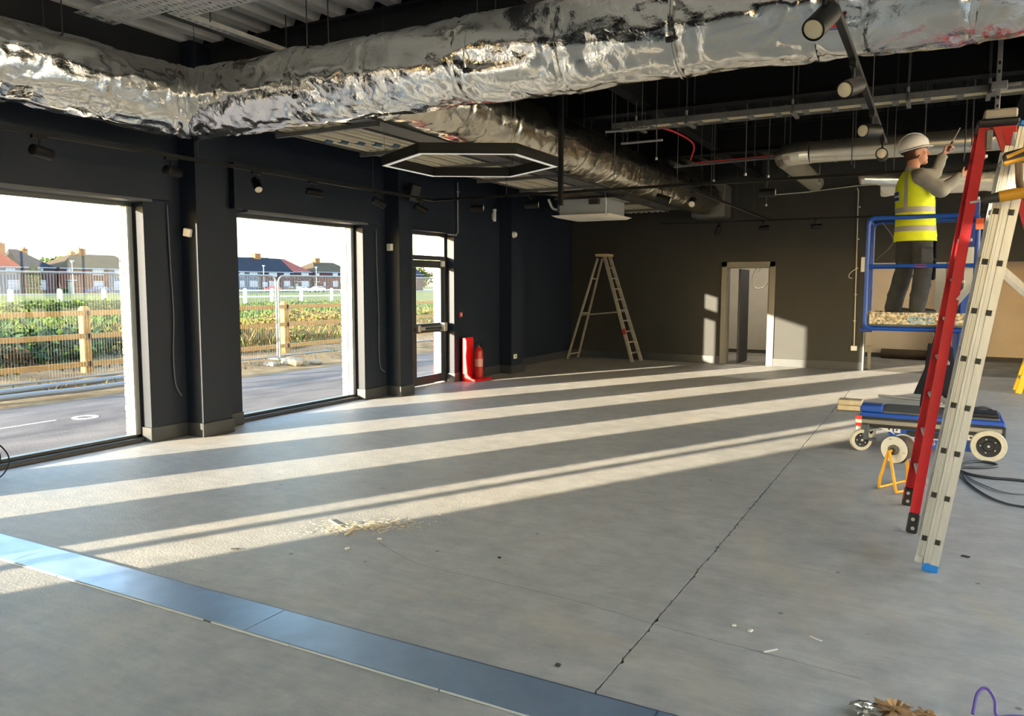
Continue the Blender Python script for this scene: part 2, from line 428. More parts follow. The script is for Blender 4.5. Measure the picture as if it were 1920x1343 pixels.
# shallow boxed fascias over the windows
for y0, y1 in ((-0.7, 2.0), (2.68, 5.46), (6.30, 8.86)):
    MB().box(XL, -6.965, y0, y1, HEAD+0.015, 2.98).build('fascia_box', M_WALL, wall_left)
    MB().box(-7.2, -6.98, y0+0.2, y1-0.2, HEAD-0.012, HEAD+0.014).build('head_track', mat('dull_grey_track', (86, 89, 92), rough=0.5), wall_left)
# pale buff brick outer leaf
M_BRICKC = mat('pale_buff_brick', (214, 200, 178), rough=0.85, var=0.12, vscale=5, bump=0.2)
M_MORT = mat('grey_mortar', (150, 144, 134), rough=0.9)
ol = MB()
for i in range(0, len(edges), 2):
    a = edges[i]+0.012 if i else edges[i]; b = edges[i+1]-0.012
    ol.box(-7.44, -7.285, a, b, -0.4, HEAD+0.05)
ol.box(-7.44, -7.245, YB-0.3, 12.5, HEAD+0.05, ZC+0.3)
ol.box(-7.52, -7.505, 12.5, YF+0.3, -0.4, ZC+0.3)
ol.build('outer_leaf', M_MORT, wall_left)
bk = MB().box(-0.0775, 0.0775, -0.0525, 0.0525, -0.0325, 0.0325)
bme = bk.build('brick', M_BRICKC, wall_left, bev=0.004); bdat = bme.data
bme.location = (-7.385, 5.20+0.045, 0.0)
k = 0
for yj in (5.20, 8.62, 10.95):            # brick returns the camera looks at through the glass
    for c in range(35):
        z = -0.05 + c*0.075
        if yj == 5.20 and c == 0: bme.location = (-7.385, yj+0.050, z); continue
        b = share(bdat, 'brick', wall_left, (-7.385 + (0.0 if c % 2 else 0.004), yj + 0.050 + 0.002*math.sin(c*2.3), z))
# skirtings
sk = []
def skirt(y0, y1, x=XL, t=0.022, h=0.15, ends=True):
    m_ = MB().box(x, x+t, y0-(t if ends else 0), y1+(t if ends else 0), 0.0, h); sk.append(m_); return m_
sroot = room('baseboard_left')
for y0, y1, x in ((5.20, 5.64, XL), (6.02, 6.40, XL), (8.62, 9.12, XL), (9.42, 9.72, XL), (10.95, 12.48, XL), (1.78, 2.22, XL), (2.60, 2.98, XL), (5.64, 6.02, -6.80), (9.12, 9.42, -6.80), (2.22, 2.60, -6.8), (12.48, 12.95, -6.80), (12.95, YF, -7.30)):
    MB().box(x, x+0.02, y0-0.02 if x == -6.80 else y0, y1+0.02 if x == -6.80 else y1, 0, 0.15).build('board', M_SKIRT, sroot, bev=0.004)
for y, x0, x1 in ((5.64, XL, -6.80), (6.02, XL, -6.80), (9.12, XL, -6.80), (9.42, XL, -6.80), (12.48, XL, -6.80), (12.95, -7.3, -6.80)):
    s_ = -1 if y in (5.64, 9.12, 12.48) else 1
    MB().box(x0, x1, min(y, y+s_*0.02), max(y, y+s_*0.02), 0, 0.15).build('board', M_SKIRT, sroot, bev=0.003)
for y in (5.20, 8.62, 10.95):
    MB().box(-7.19, XL+0.02, y-0.02, y, 0, 0.15).build('board', M_SKIRT, sroot, bev=0.003)

# windows
def win(n, y0, y1, mull=None, door=False):
    w = room('window_%d' % n)
    fx0, fx1 = -7.29, -7.205; t = 0.055
    MB().box(fx0, fx1, y0, y1, HEAD-t, HEAD).build('head', M_FRAME, w, bev=0.004)
    MB().box(fx0, fx1, y0, y0+t, 0.045, HEAD-t).build('jamb', M_JAMB, w, bev=0.004)
    MB().box(fx0, fx1, y1-t, y1, 0.045, HEAD-t).build('jamb', M_JAMB, w, bev=0.004)
    MB().box(fx1-0.01, fx1+0.012, y1-0.014, y1, 0.045, HEAD-t).build('dark_gap_strip', M_BLKMAT, w)  # black strip for the dark gap line beside the jamb
    MB().box(fx0, fx1+0.075, y0, y1, 0.0, 0.045).box(fx0, fx1, y0, y1, 0.045, 0.075).build('sill', M_FRAME, w, bev=0.004)
    MB().box(fx0-0.02, fx0, y1-0.075, y1-0.006, 0.06, HEAD).box(fx0-0.02, fx0, y0+0.006, y0+0.075, 0.06, HEAD).build('outer_bead', M_FRAMEL, w, bev=0.003)
    MB().box(fx0+0.02, fx1+0.004, y1-t-0.022, y1-t, 0.075, HEAD-t).box(fx0+0.02, fx1+0.004, y0+t, y0+t+0.022, 0.075, HEAD-t).build('glazing_bead', M_FRAMEL, w)
    if mull: MB().box(fx0, fx1, mull-0.05, mull+0.05, 0.045, HEAD-t).build('mullion', M_FRAME, w, bev=0.004)
    MB().box(-7.252, -7.246, y0+t, y1-t, 0.06, HEAD-t).build('pane', M_GLASS, w)
    return w
win(1, -3.86, -1.64, mull=-2.55)
win(2, -0.44, 1.78)
win(3, 2.98, 5.20)
win(4, 6.40, 8.62)
# fire exit door with fanlight
d = room('door_1')
y0, y1 = 9.72, 10.95; fx0, fx1 = -7.29, -7.205
MB().box(fx0, fx1, y0, y1, HEAD-0.05, HEAD).box(fx0, fx1, y0, y0+0.30, 0.0, HEAD-0.05).box(fx0, fx1, y1-0.055, y1, 0.0, HEAD-0.05).box(fx0, fx1, y0+0.3, y1-0.055, 2.02, 2.09).build('frame', M_FRAME, d, bev=0.004)
MB().box(-7.252, -7.246, y0+0.3, y1-0.055, 2.09, HEAD-0.05).build('fanlight', M_GLASS, d)
lf = MB(); a, b = y0+0.305, y1-0.06
lf.box(-7.275, -7.215, a, b, 1.90, 2.015).box(-7.275, -7.215, a, b, 0.02, 0.155).box(-7.275, -7.215, a, a+0.085, 0.155, 1.90).box(-7.275, -7.215, b-0.085, b, 0.155, 1.90).box(-7.275, -7.215, a+0.085, b-0.085, 0.85, 1.00)
leaf = lf.build('leaf', M_FRAME, d, bev=0.004)
MB().box(-7.252, -7.246, a+0.08, b-0.08, 1.00, 1.90).build('pane', M_GLASS, leaf)
MB().box(-7.252, -7.246, a+0.08, b-0.08, 0.155, 0.85).build('pane', M_GLASS, leaf)
MB().box(-7.215, -7.16, a+0.03, b-0.02, 0.90, 0.95).box(-7.215, -7.125, b-0.12, b-0.02, 0.86, 1.0).box(-7.215, -7.13, a+0.03, a+0.10, 0.88, 0.98).build('push_bar', mat('brushed_satin_silver', (196, 192, 184), rough=0.35, metal=0.6), leaf, bev=0.008)
MB().box(-7.158, -7.152, a+0.25, b-0.16, 0.905, 0.945).build('push_pad', mat('green_dark_pad', (36, 58, 52), rough=0.5), leaf)
MB().box(-7.205, -7.17, b-0.12, b-0.02, 1.92, 2.01).build('door_contact', M_WHITEP, d, bev=0.004)

# far wall with the doorway and the wide opening
DX0, DX1, DH = -3.815, -2.965, 2.0
OX0 = -1.20
wf = MB()
wf.box(-7.5, DX0, YF, YF+0.15, -0.05, ZC).box(DX1, OX0, YF, YF+0.15, -0.05, ZC).box(DX0, DX1, YF, YF+0.15, DH, ZC).box(OX0, 2.6, YF, YF+0.15, 2.05, ZC).box(2.6, XR+0.3, YF, YF+0.15, -0.05, ZC)
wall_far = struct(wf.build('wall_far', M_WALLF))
bf = room('baseboard_far')
MB().box(-7.3, DX0-0.11, YF-0.02, YF, 0, 0.16).build('board', M_SKIRT, bf, bev=0.004)
MB().box(DX1+0.11, OX0, YF-0.02, YF, 0, 0.16).build('board', M_SKIRT, bf, bev=0.004)
d2 = room('door_2')
MB().box(DX0-0.11, DX0+0.005, YF-0.028, YF+0.002, 0, DH+0.10).box(DX1-0.005, DX1+0.11, YF-0.028, YF+0.002, 0, DH+0.10).box(DX0-0.11, DX1+0.11, YF-0.028, YF+0.002, DH-0.005, DH+0.10).build('architrave', mat('grey_satin_architrave', (112, 112, 108), rough=0.4), d2, bev=0.006)
MB().box(DX0, DX0+0.03, YF, YF+0.16, 0, DH).box(DX1-0.03, DX1, YF, YF+0.16, 0, DH).box(DX0, DX1, YF, YF+0.16, DH-0.03, DH).build('lining', MATS['grey_satin_architrave'], d2, bev=0.003)
MB().box(DX0+0.19, DX0+0.235, YF+0.20, YF+1.03, 0.01, DH-0.04).build('leaf', mat('dark_navy_door_leaf', (34, 38, 46), rough=0.5), d2, bev=0.004)
# end cap of the wall stub at the opening
MB().box(OX0-0.012, OX0+0.02, YF-0.03, YF+0.18, 0, 2.07).build('wall_end_trim', MATS['grey_satin_architrave'], wall_far, bev=0.006)
# rooms beyond
M_BEIGE = mat('bare_pink_plaster', (196, 176, 150), rough=0.85, var=0.06, vscale=1.5)
M_GREYP = mat('grey_plaster', (168, 162, 150), rough=0.85, var=0.06, vscale=1.5)
wb = struct(MB().box(-5.2, -1.5, 19.3, 19.45, 0, 3.0).build('wall_store_back', M_GREYP))
struct(MB().box(-5.3, -5.2, YF+0.15, 19.4, 0, 3.0).box(-1.62, -1.5, YF+0.15, 19.4, 0, 3.0).build('wall_store_sides', M_GREYP))
struct(MB().box(-5.3, XR, YF+0.15, 21, 3.0, 3.1).build('ceiling_back_rooms', mat('pale_grey_board', (140, 138, 132), rough=0.9)))
struct(MB().box(-1.5, XR, 19.6, 19.75, 0, 3.0).build('wall_beyond_opening', M_BEIGE))
struct(MB().box(-5.2, -1.62, 19.26, 19.3, 0, 0.08).box(-1.5, XR, 19.56, 19.6, 0, 0.1).build('baseboard_back_rooms', mat('dark_stained_board', (58, 52, 46), rough=0.7)))
struct(MB().box(-0.05, 0.13, 18.6, 19.6, 0, 3.0).build('wall_nib', mat('grey_board_nib', (118, 116, 106), rough=0.7)))

def batten(label, x, y, z, e, L=1.2):  # unseen lamp added to brighten the back rooms
    t_ = thing('added_fill_light', label, 'added fill light', (x, y, z), group='added fill lights in the back rooms')
    MB().box(x-L/2, x+L/2, y-0.04, y+0.04, z-0.03, z+0.03).build('body', M_WHITEP, t_, bev=0.006)
    MB().box(x-L/2+0.02, x+L/2-0.02, y-0.03, y+0.03, z-0.05, z-0.03).build('diffuser', mat('added_fill_diffuser', (255, 240, 214), emit=4.0), t_)
    ld = bpy.data.lights.new('added_fill_lamp', 'AREA'); ld.shape = 'RECTANGLE'; ld.size = L; ld.size_y = 0.06; ld.energy = e; ld.color = (1.0, 0.90, 0.76)
    lo = bpy.data.objects.new('added_fill_lamp', ld); COL.objects.link(lo); lo.parent = t_; lo.location = (0, 0, -0.06)
batten('added unseen fill light on the ceiling of the store beyond the doorway', -3.4, 17.6, 2.96, 26)
batten('added unseen fill light on the ceiling beyond the wide opening', -0.2, 17.9, 2.96, 16)

# unseen walls that close the room; unseen glazing added at right and back brings in fill skylight
wall_back = struct(MB().box(-7.5, 0.5, YB-0.15, YB, -0.05, ZC).box(0.5, XR+0.3, YB-0.15, YB, 3.4, ZC).box(0.5, XR+0.3, YB-0.15, YB, -0.05, 0.1).build('wall_back', M_WALL))
wk = room('window_6')  # unseen back window, sized and placed for fill light
for xa, xb in ((0.5, 1.95), (1.95, XR)):
    MB().box(xa, xb, YB-0.08, YB-0.074, 0.1, 3.4).build('pane', M_GLASSC, wk)
    MB().box(xa, xb, YB-0.1, YB-0.03, 0.1, 0.16).box(xa, xb, YB-0.1, YB-0.03, 3.34, 3.4).box(xa, xa+0.05, YB-0.1, YB-0.03, 0.16, 3.34).build('frame', M_FRAME, wk)
wr = MB()
wr.box(XR, XR+0.2, YB, 1.0, -0.05, ZC).box(XR, XR+0.2, 14.0, 21.0, -0.05, ZC).box(XR, XR+0.2, 1.0, 14.0, 3.6, ZC).box(XR, XR+0.2, 1.0, 14.0, -0.05, 0.1)
bays = [1.0 + 3.25*i for i in range(5)]
for yy in bays[1:-1]: wr.box(XR+0.02, XR+0.18, yy-0.06, yy+0.06, 0.1, 3.6)
wall_right = struct(wr.build('wall_right', M_WALL))
ws = room('window_5')  # unseen shop front added to let skylight in from the right
for ya, yb in zip(bays, bays[1:]):
    MB().box(XR+0.08, XR+0.086, ya+0.06, yb-0.06, 0.1, 3.6).build('pane', M_GLASSC, ws)
    MB().box(XR+0.05, XR+0.12, ya+0.06, yb-0.06, 0.1, 0.16).box(XR+0.05, XR+0.12, ya+0.06, yb-0.06, 3.54, 3.6).build('frame', M_FRAME, ws)

# roof: trapezoidal deck, galvanised over the front bay, black beyond the first frame
ceil = room('ceiling')
def deck(name, y0, y1, m_):
    prof = []; x = -7.0; pitch = 0.32
    while x < XR:
        prof += [(x, 0.0), (x+0.11, 0.0), (x+0.15, 0.075), (x+0.28, 0.075)]; x += pitch
    vs = []; fs = []
    for px_, pz in prof: vs += [(px_, y0, ZC+pz), (px_, y1, ZC+pz)]
    for i in range(len(prof)-1): fs.append((2*i, 2*i+2, 2*i+3, 2*i+1))
    return MB().add(vs, fs).build(name, m_, ceil, fix=False)
deck('deck_sheet', YB, 5.86, M_DECK)
deck('deck_sheet', 5.86, YF, M_BLACK)
MB().box(-7.5, XR+0.3, YB-0.3, 21.2, ZC+0.1, ZC+0.3).build('roof_build_up', M_BLACK, ceil)
for yb in (-4.4, -1.0, 2.41, 5.9, 9.27, 12.72):      # primary frames: I sections
    mt = M_STEELBLUE if yb < 7 else M_BLACK
    if yb == 2.41: continue
    o = MB().box(-6.8, XR, yb-0.09, yb+0.09, 3.70, 3.72).box(-6.8, XR, yb-0.012, yb+0.012, 3.72, ZC-0.02).box(-6.8, XR, yb-0.09, yb+0.09, ZC-0.02, ZC).build('beam', mt)
    struct(o)
struct(MB().box(-7.05, -6.95, YB, YF, 3.62, ZC).build('beam_eaves', M_STEELBLUE))
for xb in (-3.2, 0.8, 4.4):
    struct(MB().box(xb-0.07, xb+0.07, 5.99, YF, 3.76, 3.775).box(xb-0.01, xb+0.01, 5.99, YF, 3.775, ZC).build('beam_secondary', M_BLACK))
struct(MB().box(-2.9, -2.76, YB, 5.81, 3.80, 3.815).box(-2.84, -2.82, YB, 5.81, 3.815, ZC).build('beam_secondary', M_STEELBLUE))

# ------------------------------------------------------------------ trench cover of galvanised plates across the floor
tc_ = thing('trench_cover', 'long galvanised steel trench cover of butted plates across the concrete floor', 'floor cover', (-2.8, 2.62, 0))
M_PLATE = mat('sky_tinted_plate', (150, 170, 196), rough=0.4, metal=0.6, var=0.06, vscale=7, bump=0.03, bscale=4)  # blue base colour stands in for the reflected sky
_p = M_PLATE.node_tree; _b = _p.nodes['Principled BSDF']
_n = _p.nodes.new('ShaderNodeTexNoise'); _n.inputs['Scale'].default_value = 5; _n.inputs['Detail'].default_value = 7
_tc = _p.nodes.new('ShaderNodeTexCoord'); _p.links.new(_tc.outputs['Object'], _n.inputs['Vector'])
_mr = _p.nodes.new('ShaderNodeMapRange'); _mr.inputs['From Min'].default_value = 0.3; _mr.inputs['From Max'].default_value = 0.75; _mr.inputs['To Min'].default_value = 0.34; _mr.inputs['To Max'].default_value = 0.48
_p.links.new(_n.outputs['Fac'], _mr.inputs['Value']); _p.links.new(_mr.outputs[0], _b.inputs['Roughness'])
for i, x in enumerate((-6.62, -4.70, -2.78, -0.86, 1.06)):
    x1 = x+1.915; dz = 0.001*(i % 2)
    n = 14; vs = []; fs = []
    for k in range(n+1):
        u = x + (x1-x)*k/n
        for j, v in enumerate((2.497, 2.56, 2.625, 2.69, 2.752)):
            vs.append((u, v, 0.006+dz + 0.0012*nz(u*1.7, v*6, i*3.1)))
    for k in range(n):
        for j in range(4): fs.append((k*5+j, (k+1)*5+j, (k+1)*5+j+1, k*5+j+1))
    b0 = len(vs)
    vs += [(x, 2.497, 0), (x1, 2.497, 0), (x1, 2.752, 0), (x, 2.752, 0)]
    fs += [(0, b0, b0+1, n*5), (n*5, b0+1, b0+2, n*5+4), (n*5+4, b0+2, b0+3, 4), (4, b0+3, b0, 0)]
    MB().add(vs, fs).build('plate', M_PLATE, tc_, smooth=True, angle=50)
random.seed(3); x = -6.9
while x < 0.9:
    L_ = random.uniform(0.25, 0.9); MB().box(x, min(0.95, x+L_), 2.4865+0.001*random.random(), 2.4945, -0.004, 0.0035).build('edge_sealant', mat('white_edge_strip', (226, 224, 218), rough=0.5), tc_); x += L_ + random.choice((0.003, 0.01, 0.06))
MB().box(-6.9, 2.9, 2.754, 2.766, -0.02, 0.002).build('edge_angle', mat('blue_grey_edge_angle', (96, 112, 134), rough=0.4, metal=0.6), tc_)

# ------------------------------------------------------------------ foil wrapped ducts
def sweep(path, r, n=64, step=0.03, seams=1.15, amp=0.02, seed=0.0, sag=0.02, rough_len=()):
    """foil jacket along a polyline with mitred corners: drum-tight between seam tapes, puckered beside them"""
    P = [Vector(p) for p in path]; rings = []; acc = 0.0
    for s in range(len(P)-1):
        a, b = P[s], P[s+1]; d = (b-a).normalized(); L = (b-a).length
        u = Vector((0, 0, 1)).cross(d).normalized(); w = Vector((0, 0, 1))
        k = max(2, int(L/step)); last = s == len(P)-2
        for i in range(k+1):
            if i == 0 and s > 0: continue
            t = i/k; c = a + (b-a)*t
            mit0 = s > 0; mit1 = not last
            ring = []
            dist = acc + L*t
            q = dist/seams; fr = abs(q-round(q))*seams        # distance to the nearest seam
            wob = math.exp(-(fr/0.10)**2)
            for j in range(n):
                th = 2*PI*j/n; cs, sn = math.cos(th), math.sin(th)
                nn = nz(dist*2.1, cs*1.7+seed, sn*1.7)*0.8
                low = max(0.0, 0.35-sn)
                lf = 1-abs(nz(dist*1.6+seed, th*2.3+0.5*nz(dist*2, th*2), seed)); fold = (lf**6)*low                # long folds, mostly on the belly
                dg = 1-abs(nz(dist*4.2+th*1.1, th*1.9-dist*1.5, seed+9)); dia = dg**8                                  # diagonal creases
                pk = 1-abs(nz(dist*13.0, th*2.6, seed+20)); puck = pk**4*wob                                           # puckers beside a seam
                rr = r*(1 - 0.045*math.exp(-(fr/0.018)**2)) + amp*(0.95*nn - 0.55*fold - 0.55*dia - 0.75*puck) + 0.010*wob
                if sn < 0: rr += sag*(-sn)**3*(0.6+0.4*nz(dist*1.3, seed))
                off_u = cs*rr; off_w = sn*rr
                p = c + u*off_u + w*off_w
                if (mit0 or mit1):
                    # slide the ring along d so that it shears into the mitre plane near a corner
                    if mit1:
                        dn = (P[s+2]-P[s+1]).normalized(); turn = d.cross(dn).z; g = max(0.0, 1-(L-L*t)/0.5)
                        p += d*(off_u*g*(-turn if True else 0)) * 1.0
                    if mit0:
                        dp = (P[s]-P[s-1]).normalized(); turn = dp.cross(d).z; g = max(0.0, 1-(L*t)/0.5)
                        p += d*(off_u*g*turn)
                ring.append(p)
            rings.append(ring)
        acc += L
    return rings
ZD = 3.31
duct = thing('foil_duct', 'large main air duct wrapped in crinkled silver foil, turning along the window wall', 'duct', (-2.0, 5.2, ZD))
MB().loft(sweep([(XR-0.02, 5.2, ZD), (-6.285, 5.2, ZD), (-6.285, -6.5, ZD)], 0.315, amp=0.031, seed=1.3, seams=0.82), caps=True).build('jacket', M_FOIL, duct, smooth=True, angle=80)
M_TAPE = mat('silver_foil_tape', (190, 190, 186), rough=0.25, metal=0.9, bump=0.3, bscale=30)
def band(mb, c, axis, r, w, n=40, hook=0.0):
    c = Vector(c); u, v, dd = basis(axis)
    rings = []
    for t in (-w/2, w/2):
        rings.append([c + dd*t + (u*math.cos(2*PI*j/n) + v*math.sin(2*PI*j/n))*(r+0.006*nz(j*0.9, c.x*3, c.y*3)) for j in range(n)])
    mb.loft(rings, caps=False)
for k in range(1, 12):
    x = XR-0.02-0.82*k
    mb = MB(); band(mb, (x, 5.2, ZD-0.004), (1, 0, 0), 0.311, 0.028); mb.build('seam_tape', M_FOIL, duct, smooth=True)
for x in (2.4, 0.62, -1.55, -3.05, -4.7):                       # hanger rods with strap under the duct
    for s in (-1, 1): MB().cyl((x+0.01*s, 5.2+s*0.12, ZD+0.28), (x+0.01*s, 5.2+s*0.12, ZC), 0.006, n=6).build('hanger_rod', M_ROD, duct)
    a_ = R(28); MB().obox((x, 5.2-0.325*math.cos(a_), ZD-0.325*math.sin(a_)), 0.05, 0.03, 0.035, rx(-a_)).build('strap_buckle', M_BLKMAT, duct, bev=0.006)
    mb = MB(); band(mb, (x, 5.2, ZD-0.006), (1, 0, 0), 0.322, 0.012); mb.build('hanger_strap', M_FOIL, duct, smooth=True)
for y in (3.9, 2.5, 1.0):
    for s in (-1, 1): MB().cyl((-6.285+s*0.12, y, ZD+0.28), (-6.285+s*0.12, y, ZC), 0.006, n=6).build('hanger_rod', M_ROD, duct)
# red and blue triangle sticker on the jacket
tri = MB(); rr = 0.345
def onj(x, ang): return (x, 5.2 - rr*math.cos(ang), ZD + rr*math.sin(ang))
tri.add([onj(-0.745, R(-40)), onj(-0.53, R(-34)), onj(-0.53, R(-40))], [(0, 1, 2)])
tri.build('red_arrow_sticker', mat('red_sticker', (206, 40, 52), rough=0.4), duct)
MB().add([onj(-0.745, R(-40.3)), onj(-0.53, R(-40.3)), onj(-0.53, R(-42.5))], [(0, 1, 2)]).build('blue_arrow_sticker', mat('blue_sticker', (70, 90, 180), rough=0.4), duct)

br = thing('foil_duct', 'branch air duct in dull silver foil running back to the far wall', 'duct', (-4.1, 10, ZD))
MB().loft(sweep([(-4.1, 5.35, ZD), (-4.1, 15.72, ZD)], 0.305, amp=0.020, seed=7.7, seams=0.9, sag=0.015), caps=True).build('jacket', M_FOIL2, br, smooth=True, angle=80)
for k in range(1, 12):
    mb = MB(); band(mb, (-4.1, 5.35+0.9*k, ZD-0.004), (0, 1, 0), 0.300, 0.028); mb.build('seam_tape', M_FOIL2, br, smooth=True)
MB().box(-4.43, -3.77, 15.70, 16.26, 2.98, 3.62).build('end_collar', M_GALVD, br, bev=0.01)
for y in (7.0, 9.2, 11.2, 13.0, 14.8):
    for s in (-1, 1): MB().cyl((-4.1+s*0.12, y, ZD+0.27), (-4.1+s*0.12, y, ZC), 0.006, n=6).build('hanger_rod', M_ROD, br)

# bare spiral duct with an elbow at the back
M_SPIRAL = mat('bright_spiral_steel', (206, 202, 190), rough=0.3, metal=0.9, var=0.05, vscale=5)
sd = thing('spiral_duct', 'bare silver spiral duct with a rounded elbow and open end near the far wall', 'duct', (-1.0, 10.7, 3.3))
el = [(4.5, 10.72, 3.31), (-1.55, 10.72, 3.31)]
pts = [Vector((XR-0.05, 10.72, 3.31)), Vector((-1.5, 10.72, 3.31))]
for i in range(1, 7):
    a = R(15*i); pts.append(Vector((-1.5-0.36*math.sin(a), 11.08-0.36*math.cos(a), 3.31)))
pts.append(Vector((-1.86, 13.4, 3.31)))
MB().tube(pts[:2], 0.135, n=32).build('straight', M_SPIRAL, sd, smooth=True)
mb = MB(); mb.tube(pts[1:8], 0.142, n=32); mb.build('elbow', M_SPIRAL, sd, smooth=True, angle=8)
MB().tube([(-1.86, 11.08, 3.31), (-1.86, 13.9, 3.31)], 0.137, n=32, caps=False).build('open_run', mat('dull_spiral_steel', (150, 146, 130), rough=0.5, metal=0.6), sd, smooth=True)
for x in (-1.2, -0.4, 0.5, 1.3): 
    mb = MB(); band(mb, (x, 10.72, 3.31), (1, 0, 0), 0.139, 0.02); mb.build('joint_ring', M_SPIRAL, sd)
for x in (-1.0, 0.2):
    MB().cyl((x, 10.55, 3.1), (x, 10.55, ZC), 0.006, n=6).build('hanger_rod', M_ROD, sd)
    MB().cyl((x, 10.89, 3.1), (x, 10.89, ZC), 0.006, n=6).build('hanger_rod', M_ROD, sd)

fd = thing('flexible_duct', 'low run of crumpled pale flexible duct behind the worker', 'duct', (0.4, 12.0, 3.0))
MB().loft(sweep([(-0.75, 12.0, 2.98), (XR-0.1, 12.0, 2.98)], 0.13, n=36, amp=0.022, seed=3.1, seams=0.35)).build('jacket', mat('crumpled_pale_foil', (222, 216, 200), rough=0.4, metal=0.4, bump=0.6, bscale=14), fd, smooth=True, angle=80)
MB().loft(sweep([(-0.95, 11.3, 3.02), (-0.1, 11.9, 2.98)], 0.06, n=24, amp=0.012, seed=5.1, seams=0.3)).build('spur', M_SPIRAL, fd, smooth=True, angle=80)
MB().cyl((0.3, 12.0, 3.1), (0.3, 12.0, ZC), 0.006, n=6).build('hanger_rod', M_ROD, fd)
MB().cyl((1.3, 12.0, 3.1), (1.3, 12.0, ZC), 0.006, n=6).build('hanger_rod', M_ROD, fd)

# ------------------------------------------------------------------ cable trays and pipes
pr_ = thing('pipe_tray', 'hanging tray of pale lagged pipes along the window wall', 'pipe tray', (-5.35, 10, 3.12))
px = [-5.77, -5.66, -5.54, -5.43, -5.30, -5.18, -5.06]
pr2 = [0.036, 0.022, 0.040, 0.022, 0.038, 0.024, 0.034]
for x, r in zip(px, pr2):
    MB().cyl((x, 5.57, 3.13+r), (x, 15.9, 3.13+r), r, n=10).build('pipe', M_PIPE, pr_, smooth=True)
MB().box(-5.84, -5.83, 5.57, 15.9, 3.12, 3.18).box(-4.96, -4.95, 5.57, 15.9, 3.12, 3.18).build('side_rail', M_GALVD, pr_)
for y in [5.9+1.3*i for i in range(8)]:
    MB().box(-5.9, -4.62, y-0.02, y+0.02, 3.085, 3.125).build('bracket_channel', M_GALVD, pr_)
    MB().cyl((-5.87, y, 3.09), (-5.87, y, ZC), 0.005, n=6).build('hanger_rod', M_ROD, pr_)
    MB().cyl((-4.68, y, 3.09), (-4.68, y, ZC), 0.005, n=6).build('hanger_rod', M_ROD, pr_)
for i, (x, y) in enumerate(((-5.54, 6.75), (-5.43, 6.9), (-5.30, 7.05), (-5.77, 6.5), (-5.66, 6.62))):
    MB().cyl((x, y-0.05, 3.165), (x, y+0.05, 3.165), 0.046, n=12).build('blue_clip', mat('blue_grey_clip', (52, 84, 106), rough=0.5), pr_)
MB().box(-4.9, -4.6, 5.57, 15.5, 3.126, 3.130).box(-4.9, -4.893, 5.57, 15.5, 3.126, 3.18).box(-4.607, -4.6, 5.57, 15.5, 3.126, 3.18).build('cable_tray', M_GALVD, pr_)

# cable ladder across the room beyond the main duct
ct = thing('cable_ladder', 'galvanised cable ladder hung across the room behind the main duct', 'cable tray', (-1.0, 9.1, 3.5))
for y in (8.95, 9.22): MB().box(-3.5, XR-0.05, y-0.004, y+0.004, 3.48, 3.545).build('side_rail', M_GALVD, ct)
for i in range(23): MB().box(-3.4+0.29*i, -3.34+0.29*i, 8.955, 9.215, 3.485, 3.50).build('rung', M_GALVD, ct)
MB().box(-3.3, XR-0.1, 8.97, 9.2, 3.502, 3.53).build('cable_bed', mat('warm_lit_cables', (196, 182, 150), rough=0.7, var=0.3, vscale=10, stretch=(1, 12, 1)), ct)  # pale beige paints in the warm light on the ladder's underside
for x in (-3.2, -2.6, -1.45, -0.35, 0.35, 1.6):
    MB().cyl((x, 8.93, 3.46), (x, 8.93, ZC), 0.007, n=6).build('hanger_rod', M_ROD, ct)
    MB().cyl((x, 9.24, 3.46), (x, 9.24, ZC), 0.007, n=6).build('hanger_rod', M_ROD, ct)
    MB().box(x-0.02, x+0.02, 8.9, 9.27, 3.455, 3.478).build('support_channel', M_GALVD, ct)
    MB().cyl((x, 8.93, 3.55), (x, 8.93, 3.60), 0.013, n=6).build('rod_nut', M_GALV, ct)

for nm, a, b in (('short steel strut channel below the cable ladder, the upper of two', (-3.35, 8.35, 3.33), (-2.85, 8.35, 3.33)), ('short steel strut channel below the cable ladder, the lower of two', (-3.35, 8.85, 3.28), (-2.85, 8.85, 3.28))):
    t_ = thing('strut_channel', nm, 'strut', ((a[0]+b[0])/2, a[1], a[2]), group='strut channels beside the branch duct')
    MB().bar(a, b, 0.04, 0.02).build('channel', M_GALV, t_, bev=0.003)
    for e in (0.15, 0.85): MB().cyl((a[0]+(b[0]-a[0])*e, a[1], a[2]), (a[0]+(b[0]-a[0])*e, a[1], ZC), 0.005, n=6).build('hanger_rod', M_ROD, t_)

sdp = thing('strut_drop', 'upright steel strut clamped to the cable ladder above the red stepladder', 'strut', (0.41, 8.86, 3.3))
MB().box(0.395, 0.437, 8.84, 8.882, 3.24, ZC).build('upright', M_GALV, sdp, bev=0.003)
for z in (3.30, 3.38, 3.62, 3.70): MB().box(0.405, 0.427, 8.836, 8.8405, z, z+0.03).build('slot', M_BLKMAT, sdp)
MB().box(0.36, 0.49, 8.83, 8.90, 3.47, 3.545).build('clamp_bracket', M_GALV, sdp, bev=0.004)
MB().box(0.50, 0.60, 8.85, 8.90, 3.50, 3.52).build('bracket_arm', M_GALV, sdp)

